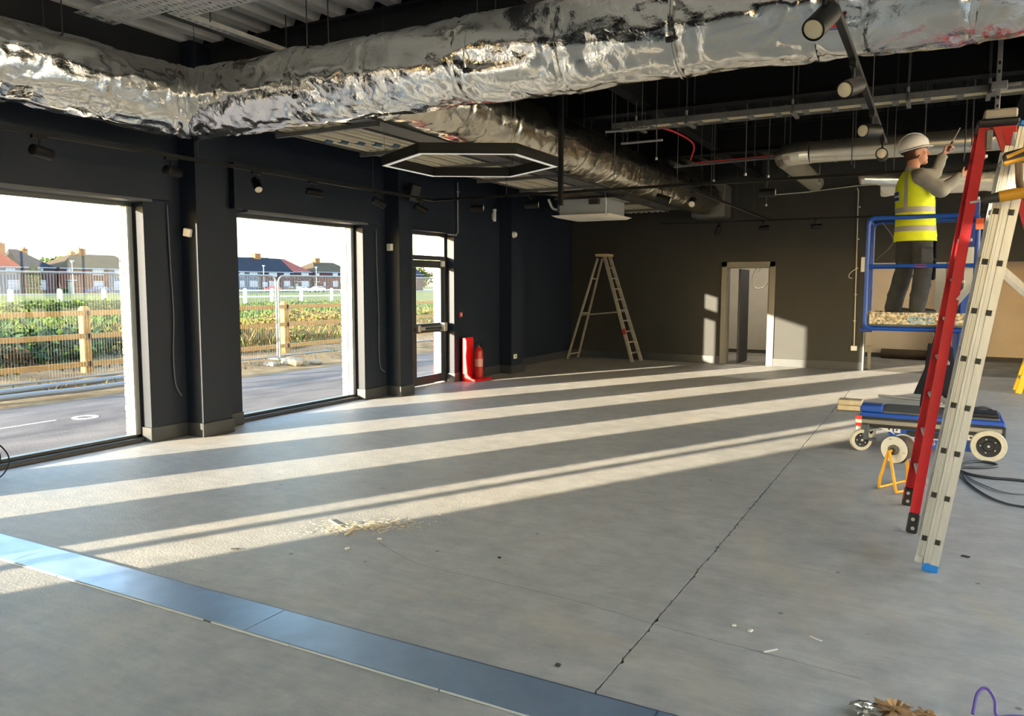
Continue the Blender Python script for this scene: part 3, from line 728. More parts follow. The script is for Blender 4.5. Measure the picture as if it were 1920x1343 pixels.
# perforated tray tee in the front bay
pt = thing('perforated_tray', 'wide perforated steel cable tray under the grey roof deck', 'cable tray', (-5.2, 4.2, 3.75))
def perf(mb, x0, x1, y0, y1, z, cx, cy):
    """plate with real slots: solid border grid round each hole"""
    nx = max(1, int((x1-x0)/cx)); ny = max(1, int((y1-y0)/cy)); dx = (x1-x0)/nx; dy = (y1-y0)/ny
    for i in range(nx):
        for j in range(ny):
            a = x0+i*dx; b = a+dx; c = y0+j*dy; e = c+dy; h = dx*0.3; g = dy*0.22
            if (i+j) % 2: g = dy*0.3
            o = [(a,c,z),(b,c,z),(b,e,z),(a,e,z)]; q = [(a+h,c+g,z),(b-h,c+g,z),(b-h,e-g,z),(a+h,e-g,z)]
            mb.add(o+q, [(0,1,5,4),(1,2,6,5),(2,3,7,6),(3,0,4,7)])
mb = MB(); perf(mb, -5.35, -4.55, 3.1, 4.44, 3.75, 0.05, 0.09); mb.build('tray_bed', M_TRAY, pt)
MB().box(-5.352, -5.348, 3.1, 4.3, 3.75, 3.80).box(-5.35, -4.55, 4.438, 4.442, 3.75, 3.80).box(-4.552, -4.548, 3.1, 4.44, 3.75, 3.80).build('tray_flange', M_TRAY, pt)
mb = MB(); perf(mb, -6.1, -5.36, 3.95, 4.3, 3.76, 0.05, 0.09); mb.build('tray_branch', M_TRAY, pt)
mb = MB(); perf(mb, -5.43, -5.37, 4.3, 7.5, 3.75, 0.03, 0.07); mb.box(-5.437, -5.43, 4.3, 7.5, 3.75, 3.79).box(-5.37, -5.363, 4.3, 7.5, 3.75, 3.79); mb.build('strut_run', M_TRAY, pt)
for x, y in ((-5.3, 4.6), (-5.0, 3.3), (-5.45, 5.6), (-4.6, 4.35)): MB().cyl((x, y, 3.75), (x, y, ZC+0.05), 0.006, n=6).build('hanger_rod', M_ROD, pt)
MB().box(-5.02, -4.98, 4.5, 4.54, 3.78, ZC).build('drop_channel', M_GALVD, pt)
MB().box(-5.9, -5.75, 4.6, 5.8, 3.90, 3.94).build('roof_channel', M_GALVD, pt)

lb = thing('batten_box', 'small pale junction box on a beam above the main duct', 'junction box', (-3.55, 4.7, 3.8))
MB().box(-3.75, -3.35, 4.62, 4.78, 3.80, 3.86).build('lid', M_WHITEP, lb, bev=0.01)
MB().box(-3.8, -3.3, 4.66, 4.74, 3.86, ZC).build('bracket', M_GALVD, lb)

# lots of drop rods and a red fire cable in the dark void
rods = [(-2.2, 10.2, 3.0), (-2.05, 10.9, 3.05), (-1.5, 11.6, 3.0), (-2.9, 11.4, 3.1), (-0.7, 11.9, 3.0), (-2.5, 13.2, 2.9), (-2.0, 12.2, 3.2), (-0.2, 9.8, 3.15), (0.25, 9.9, 3.1), (-5.0, 9.0, 3.2), (-4.75, 9.9, 3.2), (-3.45, 8.9, 2.9), (-3.2, 9.7, 3.2)]
spots_txt = ['beyond the cable ladder', 'by the red cable', 'before the spiral duct elbow', 'beside the branch duct', 'behind the hard hat', 'near the far track', 'under the black soffit', 'left of the worker', 'above the worker', 'over the hexagonal light', 'behind the hexagonal light', 'at the branch duct middle', 'over the cassette unit']
for (x, y, z), tx in zip(rods, spots_txt):
    t_ = thing('hanger_rod', 'thin steel hanger rod dropping from the black soffit ' + tx, 'rod', (x, y, z), group='loose hanger rods')
    MB().cyl((x, y, z), (x, y, ZC+0.07), 0.007, n=6).build('rod', M_ROD, t_)
    MB().cyl((x, y, z), (x, y, z+0.03), 0.016, n=6).build('nut', M_GALV, t_)
M_REDC = mat('red_fire_cable', (190, 28, 36), rough=0.5)
tag(MB().tube(spline([(-3.0, 9.2, 3.5), (-2.86, 9.5, 3.46), (-2.84, 10.1, 3.42), (-3.1, 10.9, 3.36)]), 0.011, n=6).build('red_cable', M_REDC, smooth=True), 'red cable drooping from the cable ladder to the branch duct', 'cable')
rt = thing('cable_strut', 'thin strut carrying a red cable from the branch duct to the spiral duct', 'strut', (-2.6, 11.4, 3.38))
MB().bar((-3.5, 11.45, 3.36), (-1.7, 11.45, 3.40), 0.04, 0.022).build('channel', M_GALVD, rt)
MB().tube([(-3.2, 11.43, 3.395), (-1.8, 11.43, 3.425)], 0.009, n=6).build('red_cable', M_REDC, rt)
for x in (-3.1, -2.35, -1.95): MB().cyl((x, 11.45, 3.3), (x, 11.45, ZC), 0.006, n=6).build('hanger_rod', M_ROD, rt)

# ------------------------------------------------------------------ lighting track and spotlights
ZT = 2.8
def track(label, pts):
    t_ = thing('light_track', label, 'light track', pts[0], group='black lighting tracks')
    for a, b in zip(pts, pts[1:]):
        d = (Vector(b)-Vector(a)).normalized()
        MB().bar(Vector(a)-d*0.017, Vector(b)+d*0.017, 0.034, 0.034).build('rail', M_BLKMET, t_, bev=0.003)
        L = (Vector(b)-Vector(a)).length; k = max(1, int(L/2.2))
        for i in range(k):
            p = Vector(a) + (Vector(b)-Vector(a))*((i+0.5)/k)
            MB().cyl(p, (p.x, p.y, ZC), 0.003, n=5).build('suspension_wire', M_ROD, t_)
    return t_
track('black lighting track along the window wall', [(-6.25, -4.0, ZT), (-6.25, 9.18, ZT)])
track('black lighting track crossing the room below the branch duct', [(-6.23, 9.18, ZT), (3.0, 9.18, ZT)])
track('black lighting track running back under the branch duct', [(-2.73, 9.2, ZT), (-2.73, 14.78, ZT)])
track('black lighting track parallel to the far wall', [(-4.75, 14.80, ZT), (0.9, 14.80, ZT)])
track('black lighting track overhead beside the worker', [(-0.44, 1.5, ZT), (-0.44, 7.28, ZT)])

def spot(loc, aim, label, group='black track spotlights'):
    """adaptor, stem and cylinder lamp tilted to aim"""
    t_ = thing('track_spotlight', label, 'spotlight', loc, group=group)
    x, y, z = loc
    MB().box(x-0.017, x+0.017, y-0.06, y+0.06, z-0.045, z-0.015).build('track_adaptor', M_BLKMET, t_, bev=0.003)
    MB().cyl((x, y, z-0.045), (x, y, z-0.12), 0.009, n=8).build('stem', M_BLKMET, t_)
    d = Vector(aim).normalized(); c = Vector((x, y, z-0.14))
    a = c - d*0.075; b = c + d*0.105
    u, v, _ = basis(d)
    MB().lathe([(0.030, -0.075), (0.042, -0.068), (0.045, -0.055), (0.045, 0.105), (0.040, 0.107), (0.037, 0.09)], c, d, n=24, caps=True).build('lamp_body', M_BLKMET, t_, smooth=True)
    MB().lathe([(0.039, 0.100), (0.036, 0.1045), (0.024, 0.1085), (0.003, 0.110)], c, d, n=20, caps=True).build('lens', M_LENS, t_, smooth=True)
    return t_
A = [((-6.25, 3.72, ZT), (-0.25, 1.0, -0.10), 'black spotlight over the window nearest the camera, lamp level'),
     ((-6.25, 4.92, ZT), (-0.2, 1.0, -0.05), 'black spotlight beside the first boxed column'),
     ((-6.25, 5.95, ZT), (0.62, -0.35, -0.62), 'black spotlight tilted down toward the room, showing its pale lens'),
     ((-6.25, 6.78, ZT), (0.55, 0.75, -0.12), 'black spotlight over the middle of the second window'),
     ((-6.25, 7.95, ZT), (0.45, 0.75, -0.40), 'black spotlight tilted down over the far end of the second window'),
     ((-6.25, 8.85, ZT), (0.5, 0.75, -0.42), 'black spotlight tilted down between second window and fire exit'),
     ((-5.55, 9.18, ZT), (0.9, 0.3, 0.0), 'black spotlight just past the track corner near the fire exit'),
     ((-4.72, 9.18, ZT), (0.92, 0.3, 0.05), 'black spotlight below the hexagonal light, pointing to the air unit'),
     ((-2.73, 9.72, ZT), (0.15, -0.9, -0.42), 'black spotlight under the branch duct showing its lens'),
     ((-2.95, 9.18, ZT), (1.0, 0.15, -0.35), 'black spotlight on the crossing track under the branch duct'),
     ((-1.75, 9.18, ZT), (1, 0.1, 0.0), 'black spotlight in front of the spiral duct elbow'),
     ((-3.65, 14.8, ZT), (-0.4, 0.3, -0.85), 'black spotlight on the far track left of the doorway'),
     ((-2.85, 14.8, ZT), (0.9, 0.3, 0.05), 'black spotlight on the far track above the doorway'),
     ((-1.95, 14.8, ZT), (0.9, 0.35, 0.0), 'black spotlight on the far track toward the conduit'),
     ((-0.44, 3.36, ZT), (-0.25, -0.75, -0.55), 'large near black spotlight at the top edge of the picture'),
     ((-0.44, 4.55, ZT), (-0.28, -0.85, -0.30), 'black spotlight facing the camera below the main duct'),
     ((-0.44, 5.88, ZT), (-0.45, -0.85, -0.10), 'black spotlight with white lens above and left of the hard hat'),
     ((-0.44, 7.0, ZT), (0.02, -0.95, -0.02), 'black spotlight hanging beside the white hard hat')]
for loc, aim, lb_ in A: spot(loc, aim, lb_)

# hexagonal pendant
hx = thing('hexagonal_pendant', 'large black hexagonal ring light with a white inner strip', 'pendant light', (-3.76, 6.12, 2.7))
def hexr(r, z): return [Vector((-3.76 + r*math.cos(R(30+60*i)), 6.12 + r*math.sin(R(30+60*i)), z)) for i in range(6)]
for i in range(6):
    o0, o1 = hexr(0.80, 2.69)[i], hexr(0.80, 2.69)[(i+1) % 6]; n0, n1 = hexr(0.735, 2.69)[i], hexr(0.735, 2.69)[(i+1) % 6]
    up = Vector((0, 0, 0.085))
    MB().add([o0, o1, n1, n0, o0+up, o1+up, n1+up, n0+up], [(0,3,2,1),(4,5,6,7),(0,1,5,4),(1,2,6,5),(2,3,7,6),(3,0,4,7)]).build('ring_side', M_BLKMET, hx, bev=0.002)
    a0, a1 = hexr(0.790, 2.686)[i], hexr(0.790, 2.686)[(i+1) % 6]; b0, b1 = hexr(0.742, 2.686)[i], hexr(0.742, 2.686)[(i+1) % 6]
    MB().add([a0, a1, b1, b0, a0+up*0.03, a1+up*0.03, b1+up*0.03, b0+up*0.03], [(0,3,2,1),(4,5,6,7),(0,1,5,4),(1,2,6,5),(2,3,7,6),(3,0,4,7)]).build('diffuser_strip', M_DIFF, hx)
for i in (1, 3, 5):
    p = hexr(0.77, 2.775)[i]; MB().cyl(p, (p.x, p.y, ZC), 0.002, n=5).build('suspension_wire', M_GALVD, hx)

# ceiling cassette air unit
ac = thing('cassette_unit', 'ceiling cassette air unit with white grille panel and galvanised casing', 'air unit', (-5.13, 12.24, 2.74))
pan = MB(); pan.loft([[Vector(p) for p in ((-5.65, 11.73, 2.76), (-4.62, 11.73, 2.76), (-4.62, 12.76, 2.76), (-5.65, 12.76, 2.76))], [Vector(p) for p in ((-5.58, 11.80, 2.725), (-4.69, 11.80, 2.725), (-4.69, 12.69, 2.725), (-5.58, 12.69, 2.725))]])
pan.build('grille_panel', mat('warm_white_panel', (232, 226, 214), rough=0.45), ac)
for y in [11.95+0.07*i for i in range(9)]: MB().box(-5.40, -4.87, y, y+0.03, 2.715, 2.727).build('grille_slat', M_WHITEP, ac)
for x0_, x1_, y0_, y1_ in ((-5.53, -5.47, 11.9, 12.6), (-4.80, -4.74, 11.9, 12.6)): MB().box(x0_, x1_, y0_, y1_, 2.718, 2.727).build('air_flap', MATS['warm_white_panel'], ac)
MB().box(-5.55, -4.72, 11.83, 12.66, 2.76, 3.02).build('casing', mat('pale_galvanised_casing', (178, 184, 188), rough=0.45, metal=0.4), ac, bev=0.008)
MB().box(-5.0, -4.83, 11.76, 11.85, 2.92, 3.0).build('control_box', M_BLKMAT, ac, bev=0.006)
MB().box(-5.62, -5.55, 11.9, 12.1, 2.82, 2.97).build('pipe_bracket', M_GALVD, ac, bev=0.006)
MB().tube(spline([(-5.6, 12.0, 2.88), (-5.72, 11.95, 2.9), (-5.78, 11.9, 3.05)]), 0.02, n=8).build('drain_pipe', M_WHITEP, ac, smooth=True)
for x, y in ((-5.52, 11.86), (-4.75, 11.86), (-5.52, 12.63), (-4.75, 12.63)): MB().cyl((x, y, 3.0), (x, y, ZC), 0.006, n=6).build('hanger_rod', M_GALVD, ac)
pl = thing('drop_pole', 'slim black drop pole beside the hexagonal light', 'pole', (-3.55, 7.6, 2.42))
MB().box(-3.575, -3.525, 7.58, 7.62, 2.46, ZC).build('tube', M_BLKMET, pl, bev=0.003)
MB().box(-3.6, -3.5, 7.56, 7.64, ZC-0.03, ZC).build('fixing_plate', M_BLKMET, pl)

# ------------------------------------------------------------------ small fittings on the walls
def cond(name, label, pts, r=0.011, m_=None, saddles=()):
    t_ = thing(name, label, 'conduit', pts[0])
    MB().tube(pts, r, n=8).build('pipe', m_ or M_WHITEP, t_, smooth=True)
    for s in saddles: MB().box(s[0]-0.022, s[0]+0.022, s[1]-0.022, s[1]+0.022, s[2]-0.012, s[2]+0.012).build('saddle', m_ or M_WHITEP, t_, bev=0.003)
    return t_
M_CONDG = mat('weathered_white_conduit', (190, 186, 172), rough=0.5)
c1 = cond('conduit_drop', 'white conduit dropping down the far wall to a socket beside the opening', [(-1.42, YF-0.02, 3.46), (-1.40, YF-0.02, 3.40), (-1.36, YF-0.02, 0.47)], m_=M_CONDG, saddles=[(-1.37, YF-0.02, z) for z in (3.1, 2.5, 1.95, 1.45, 0.95)])
MB().box(-1.415, -1.305, YF-0.05, YF, 0.38, 0.47).build('socket_box', M_WHITEP, c1, bev=0.006)
cond('conduit_run', 'white conduit running level high on the far wall', [(-3.2, YF-0.02, 3.40), (-2.3, YF-0.02, 3.43), (-1.42, YF-0.02, 3.50), (0.8, YF-0.02, 3.52)], m_=M_CONDG)
t_ = thing('fused_spur', 'white box with dangling wire beside the conduit on the far wall', 'switch', (-1.26, YF-0.04, 1.98))
MB().box(-1.30, -1.21, YF-0.05, YF, 1.88, 2.16).build('box_body', M_WHITEP, t_, bev=0.006)
MB().tube(spline([(-1.37, YF-0.03, 1.95), (-1.48, YF-0.04, 1.86), (-1.50, YF-0.04, 1.78), (-1.44, YF-0.04, 1.76)]), 0.006, n=6).build('wire', M_WHITEP, t_, smooth=True)
c3 = cond('conduit_drop', 'grey conduit dropping beside the fire exit to its contact', [(XL+0.03, 11.03, 3.3), (XL+0.03, 11.03, 2.50), (XL+0.03, 10.98, 2.44), (XL+0.03, 10.72, 2.435)], r=0.012, m_=mat('grey_conduit', (140, 142, 142), rough=0.5), saddles=[(XL+0.03, 11.03, 3.15), (XL+0.03, 10.85, 2.435)])
t_ = thing('movement_sensor', 'white square sensor tilted on the first boxed column', 'sensor', (-6.90, 5.61, 2.16))
MB().obox((-6.90, 5.605, 2.16), 0.085, 0.05, 0.085, ry(R(12)) @ rz(R(20))).build('housing', M_WHITEP, t_, bev=0.008)
MB().cyl((-6.90, 5.62, 2.16), (-6.90, 5.64, 2.16), 0.02, n=10).build('bracket', M_WHITEP, t_)
t_ = thing('wall_sensor', 'white square box on the side of the second boxed column', 'sensor', (-6.95, 9.10, 2.16))
MB().box(-6.995, -6.90, 9.075, 9.12, 2.11, 2.21).build('housing', M_WHITEP, t_, bev=0.008)
MB().box(-6.98, -6.915, 9.07, 9.076, 2.13, 2.19).build('cover', mat('off_white_plastic', (205, 203, 195), rough=0.4), t_, bev=0.002)
t_ = thing('dome_detector', 'round white detector on the third boxed column', 'detector', (-6.80, 12.56, 2.53))
MB().lathe([(0.05, 0), (0.055, 0.015), (0.045, 0.05), (0.02, 0.07), (0.004, 0.074)], (-6.80, 12.56, 2.53), (1, 0, 0), n=20).build('dome', M_WHITEP, t_, smooth=True)
MB().lathe([(0.06, -0.002), (0.06, 0.012)], (-6.80, 12.56, 2.53), (1, 0, 0), n=20).build('base_ring', M_WHITEP, t_)
t_ = thing('pull_cord_unit', 'white upright tube fitting on the dark wall past the fire exit', 'fitting', (XL, 12.23, 2.85))
MB().cyl((XL+0.04, 12.23, 2.75), (XL+0.04, 12.23, 2.93), 0.03, n=14).build('tube', M_WHITEP, t_, smooth=True)
MB().cyl((XL+0.04, 12.23, 2.93), (XL+0.04, 12.23, 2.97), 0.036, n=14).build('cap', M_WHITEP, t_, smooth=True)
MB().box(XL, XL+0.03, 12.21, 12.25, 2.78, 2.90).build('bracket', M_WHITEP, t_)
t_ = thing('call_point', 'small red fire call point on the wall beside the fire exit', 'call point', (XL, 11.12, 1.125))
MB().box(XL, XL+0.035, 11.075, 11.165, 1.08, 1.17).build('housing', mat('dull_red_plastic', (150, 34, 40), rough=0.4), t_, bev=0.006)
MB().box(XL+0.035, XL+0.038, 11.095, 11.145, 1.10, 1.15).build('window', mat('pale_pink_glass', (222, 180, 180), rough=0.3), t_)
t_ = thing('wall_socket', 'small white socket low on the third boxed column', 'socket', (-6.8, 12.62, 0.31))
MB().box(-6.80, -6.785, 12.56, 12.68, 0.27, 0.35).build('plate', M_WHITEP, t_, bev=0.004)
MB().box(-6.785, -6.782, 12.60, 12.64, 0.29, 0.33).build('rocker', mat('grey_rocker', (120, 120, 120), rough=0.4), t_)
t_ = thing('speaker_bracket', 'dark wall speaker high between second window and fire exit', 'speaker', (-6.72, 9.25, 2.95))
MB().obox((-6.66, 9.28, 2.94), 0.14, 0.16, 0.24, ry(R(18)) @ rz(R(-20))).build('cabinet', M_BLKMAT, t_, bev=0.012)
MB().box(-6.8, -6.7, 9.25, 9.31, 2.98, 3.02).build('bracket', M_BLKMET, t_)
# loose cables hanging on the piers
M_CABG = mat('grey_cable', (96, 98, 104), rough=0.5)
tag(MB().tube(spline([(XL+0.02, 5.47, 2.44), (XL+0.02, 5.48, 1.9), (XL+0.015, 5.50, 1.3), (XL+0.02, 5.475, 0.9), (XL+0.02, 5.49, 0.58), (XL+0.03, 5.55, 0.44)]), 0.007, n=6).build('hanging_cable', M_CABG, smooth=True), 'loose grey cable hanging down the pier before the first column', 'cable')
tag(MB().tube(spline([(XL+0.015, 8.90, 2.40), (XL+0.02, 8.90, 1.9), (XL+0.015, 8.93, 1.2), (XL+0.02, 8.92, 0.62), (XL+0.02, 8.96, 0.42), (XL+0.04, 9.03, 0.36)]), 0.007, n=6).build('hanging_cable', M_CABG, smooth=True), 'loose grey cable hanging down the pier before the second column', 'cable')
t_ = thing('doorway_cable', 'white cable loop hanging in the far doorway', 'cable', (-3.3, YF+0.5, 2.3))
MB().tube(spline([(-3.22, YF+0.5, 2.9), (-3.30, YF+0.5, 2.1), (-3.42, YF+0.52, 1.78), (-3.36, YF+0.52, 1.58), (-3.2, YF+0.52, 1.57), (-3.10, YF+0.52, 1.68)]), 0.012, n=8).build('loop', M_WHITEP, t_, smooth=True)
MB().tube(spline([(-3.16, YF+0.5, 2.9), (-3.24, YF+0.5, 2.05), (-3.33, YF+0.5, 1.88)]), 0.010, n=8).build('tail', M_WHITEP, t_, smooth=True)
t_ = tag(MB().tube(spline([(-7.0, 3.35, 0.32), (-6.95, 3.60, 0.30), (-6.88, 3.69, 0.16), (-6.80, 3.60, 0.04), (-6.70, 3.4, 0.009), (-6.6, 3.1, 0.009), (-6.7, 2.9, 0.009)]), 0.006, n=8).build('black_cable', M_RUBBER, smooth=True), 'black cable looping up off the floor by the nearest window', 'cable')
tag(MB().tube(spline([(-7.02, 3.2, 0.36), (-6.97, 3.52, 0.38), (-6.92, 3.64, 0.2), (-6.86, 3.56, 0.06), (-6.78, 3.3, 0.008), (-6.8, 3.0, 0.008)]), 0.005, n=8).build('black_cable', M_RUBBER, smooth=True), 'second thinner black cable lying along the nearest window sill', 'cable')

# ------------------------------------------------------------------ push-around lift
lift = thing('push_around_lift', 'blue push-around mast lift with raised caged platform on wheels', 'lift', (-0.05, 8.7, 0))
M_DKGREY = mat('dark_grey_deck_grip', (92, 94, 92), rough=0.7, var=0.15, vscale=10)
MB().box(-0.62, 0.60, 8.36, 9.02, 0.315, 0.375).build('chassis_rail', M_BLUE, lift, bev=0.008)
MB().box(-0.60, 0.585, 8.345, 8.36, 0.265, 0.31).build('bumper_strip', mat('grey_chrome_bumper', (150, 148, 140), rough=0.35, metal=0.5), lift, bev=0.006)
MB().box(-0.60, 0.585, 8.355, 8.40, 0.235, 0.335).build('bumper_backing', M_BLKMAT, lift)
sk_ = MB(); sk_.prism([(-0.62, 8.37, 0.31), (-0.62, 8.37, 0.25), (-0.40, 8.37, 0.25), (-0.29, 8.37, 0.07), (0.40, 8.37, 0.07), (0.60, 8.37, 0.12), (0.60, 8.37, 0.31)], (0, 0.03, 0)); sk_.build('side_skirt', M_BLUE, lift, bev=0.004)
sk_ = MB(); sk_.prism([(-0.62, 8.98, 0.31), (-0.62, 8.98, 0.25), (-0.40, 8.98, 0.25), (-0.29, 8.98, 0.07), (0.40, 8.98, 0.07), (0.60, 8.98, 0.12), (0.60, 8.98, 0.31)], (0, 0.03, 0)); sk_.build('side_skirt', M_BLUE, lift, bev=0.004)
MB().box(-0.20, 0.15, 8.362, 8.371, 0.17, 0.225).build('hand_slot', M_BLKMAT, lift, bev=0.004)
MB().box(-0.21, 0.16, 8.358, 8.371, 0.155, 0.168).build('slot_lip', M_ALU, lift)
MB().box(-0.42, 0.56, 8.40, 8.98, 0.375, 0.392).build('deck', M_DKGREY, lift, bev=0.004)
MB().box(-0.62, -0.42, 8.37, 8.55, 0.375, 0.45).build('end_housing', M_BLUE, lift, bev=0.012)
MB().tube([(-0.50, 8.98, 0.47), (0.3, 8.98, 0.44)], 0.014, n=10).build('folded_outrigger_tube', M_ALU, lift, smooth=True)
MB().box(0.33, 0.56, 8.45, 8.75, 0.392, 0.43).build('battery_lid', M_BLKMAT, lift, bev=0.01)
MB().box(0.575, 0.61, 8.345, 8.45, 0.19, 0.33).build('corner_buffer', M_RUBBER, lift, bev=0.012)
MB().tube(spline([(0.33, 8.5, 0.41), (0.36, 8.47, 0.47), (0.44, 8.5, 0.48), (0.50, 8.56, 0.46)]), 0.012, n=8).build('lever', M_BLKMAT, lift, smooth=True)
# castor, wheel
def wheel(c, r, w, tyre, hub, ax=(0, 1, 0), parent=lift):
    t_ = MB().lathe([(r*0.68, -w/2), (r*0.97, -w/2), (r, -w*0.3), (r, w*0.3), (r*0.97, w/2), (r*0.68, w/2)], c, ax, n=36, caps=False).build('wheel', tyre, parent, smooth=True)
    h_ = MB().lathe([(0.01, -w*0.42), (r*0.3, -w*0.44), (r*0.34, -w*0.30), (r*0.55, -w*0.25), (r*0.70, -w*0.40), (r*0.70, w*0.4), (r*0.5, w*0.25), (0.01, w*0.3)], c, ax, n=30, caps=True).build('hub', hub, t_, smooth=True)
    u, v, d_ = basis(ax)
    for i in range(5):
        a = 2*PI*i/5; p = Vector(c) + (u*math.cos(a)+v*math.sin(a))*r*0.44 - d_*w*0.27
        MB().cyl(p, p-d_*0.008, 0.007, n=6).build('bolt', M_ALU, t_)
    p = Vector(c) - d_*w*0.42
    MB().cyl(p, p-d_*0.012, 0.012, n=8).build('axle_cap', M_ALU, t_)
wheel((0.478, 8.335, 0.148), 0.148, 0.06, M_CREAMT, M_BLKMAT)
wheel((0.478, 9.05, 0.148), 0.148, 0.06, M_CREAMT, M_BLKMAT)
wheel((-0.60, 8.33, 0.105), 0.105, 0.045, M_CREAMT, M_BLKMAT, ax=(-0.5, 0.86, 0))
wheel((-0.60, 9.02, 0.105), 0.105, 0.045, M_CREAMT, M_BLKMAT, ax=(-0.5, 0.86, 0))
for y in (8.36, 9.02):
    MB().box(-0.60, -0.53, y-0.04, y+0.04, 0.10, 0.27).build('castor_fork', mat('grey_castor_steel', (86, 92, 98), rough=0.5, metal=0.5), lift, bev=0.012)
    MB().box(-0.54, -0.46, y-0.045, y-0.005, 0.10, 0.13).build('brake_pedal', MATS['grey_castor_steel'], lift, bev=0.006)
MB().tube([(-0.53, 8.36, 0.20), (-0.42, 8.37, 0.22)], 0.011, n=8).build('link_rod', M_ALU, lift)
# red and white reflective corner tape, stickers
for i in range(3):
    MB().box(-0.655, -0.60, 8.345, 8.352, 0.235+0.035*i, 0.27+0.035*i).build('reflective_chevron', [mat('reflective_red', (232, 70, 62), rough=0.35), mat('reflective_white', (240, 236, 226), rough=0.35)][i % 2], lift)
    MB().box(-0.657, -0.652, 8.35, 8.44, 0.235+0.035*i, 0.27+0.035*i).build('reflective_chevron', [MATS['reflective_red'], MATS['reflective_white']][i % 2], lift)
for x, z, w_ in ((-0.375, 0.20, 0.05), (-0.31, 0.195, 0.055), (0.31, 0.18, 0.06)):
    st_ = MB().box(x, x+w_, 8.366, 8.3695, z, z+0.05).build('warning_sticker', M_WHITEP, lift)
    MB().box(x+w_*0.25, x+w_*0.55, 8.3645, 8.3662, z+0.018, z+0.034).build('pictogram', M_BLKMAT, st_)
MB().prism([(-0.48, 8.367, 0.245), (-0.345, 8.367, 0.24), (-0.30, 8.367, 0.17), (-0.34, 8.367, 0.20), (-0.40, 8.367, 0.215)], (0, 0.003, 0)).build('arch_plate', M_WHITEP, lift)
# mast: nested blue sections at the right-hand end
for i, (x0_, x1_, z0_, z1_) in enumerate(((0.20, 0.37, 0.36, 1.55), (0.215, 0.355, 0.9, 2.0), (0.17, 0.325, 1.3, 2.44))):
    MB().box(x0_, x1_, 8.80+0.035*i, 9.0-0.02*i, z0_, z1_).build('mast_section', [M_BLUE, M_ALU, M_BLUED][i], lift, bev=0.006)
MB().box(0.15, 0.20, 8.9, 8.93, 0.40, 1.22).build('mast_rail', M_BLUE, lift)
# platform
PZ = 1.25
M_CHEQ = mat('chequer_plate', (120, 108, 86), rough=0.35, metal=0.6, rgb2=(226, 214, 186), vscale=34, detail=1.0, bump=0.8, bscale=38)
MB().box(-0.60, 0.30, 8.38, 8.944, PZ-0.02, PZ+0.065).build('platform_floor', M_DKGREY, lift)
MB().box(-0.575, 0.29, 8.372, 8.378, PZ, PZ+0.115).build('toe_board', M_CHEQ, lift)
MB().box(-0.60, -0.594, 8.39, 8.94, PZ, PZ+0.115).build('toe_board', M_CHEQ, lift)
MB().box(-0.575, 0.29, 8.945, 8.951, PZ, PZ+0.115).build('toe_board', M_CHEQ, lift)
txt = bpy.data.curves.new('lettering', 'FONT'); txt.body = 'eco'; txt.size = 0.13; txt.extrude = 0.001; txt.align_x = 'CENTER'
txt.materials.append(mat('pale_blue_print', (120, 186, 222), rough=0.5))
tt = bpy.data.objects.new('tmp_text', txt); COL.objects.link(tt); dg_ = bpy.context.evaluated_depsgraph_get(); tme = bpy.data.meshes.new_from_object(tt.evaluated_get(dg_)); bpy.data.objects.remove(tt)
tme.materials.clear(); tme.materials.append(MATS['pale_blue_print'])
to_ = bpy.data.objects.new('lettering', tme); COL.objects.link(to_); to_.parent = lift
to_.location = Vector((-0.125, 8.3705, PZ+0.018)) - ORG[lift.name]; to_.rotation_euler = (PI/2, 0, 0); to_.scale = (1.1, 1, 1)
def loop_rail(y, x0_, x1_, zb, zt, r=0.021):
    c = 0.06; pts = []
    for cx_, cz_, a0 in ((x0_+c, zb+c, 180), (x1_-c, zb+c, 270), (x1_-c, zt-c, 0), (x0_+c, zt-c, 90)):
        for k in range(5): a = R(a0+k*22.5); pts.append((cx_+c*math.cos(a), y, cz_+c*math.sin(a)))
    return pts
MB().tube(loop_rail(8.365, -0.615, 0.30, PZ-0.045, PZ+1.02), 0.021, n=12, closed=True).build('guard_frame', M_BLUE, lift, smooth=True)
MB().tube(loop_rail(8.955, -0.615, 0.30, PZ-0.045, PZ+1.02), 0.021, n=12, closed=True).build('guard_frame', M_BLUE, lift, smooth=True)
MB().tube([(-0.615, 8.365, PZ+0.56), (0.30, 8.365, PZ+0.56)], 0.017, n=10).build('mid_rail', M_BLUE, lift, smooth=True)
MB().tube([(-0.615, 8.955, PZ+0.56), (0.30, 8.955, PZ+0.56)], 0.017, n=10).build('mid_rail', M_BLUE, lift, smooth=True)
for z in (PZ-0.02, PZ+0.56, PZ+1.0):
    MB().tube([(-0.617, 8.37, z), (-0.617, 8.95, z)], 0.017, n=10).build('side_rail', M_BLUE, lift, smooth=True)
    MB().tube([(0.297, 8.37, z), (0.297, 8.95, z)], 0.017, n=10).build('side_rail', M_BLUE, lift, smooth=True)
MB().box(-0.66, -0.55, 8.40, 8.46, PZ-0.085, PZ-0.045).build('hook_bracket', M_BLUED, lift, bev=0.005)
MB().tube(spline([(-0.50, 8.45, PZ+0.98), (-0.40, 8.5, PZ+0.8), (-0.55, 8.55, PZ+0.62)]), 0.004, n=6).build('control_lead', M_CABG, lift)
MB().box(-0.20, -0.10, 8.352, 8.366, PZ+0.545, PZ+0.575).build('red_label', mat('orange_red_label', (200, 70, 50), rough=0.5), lift)

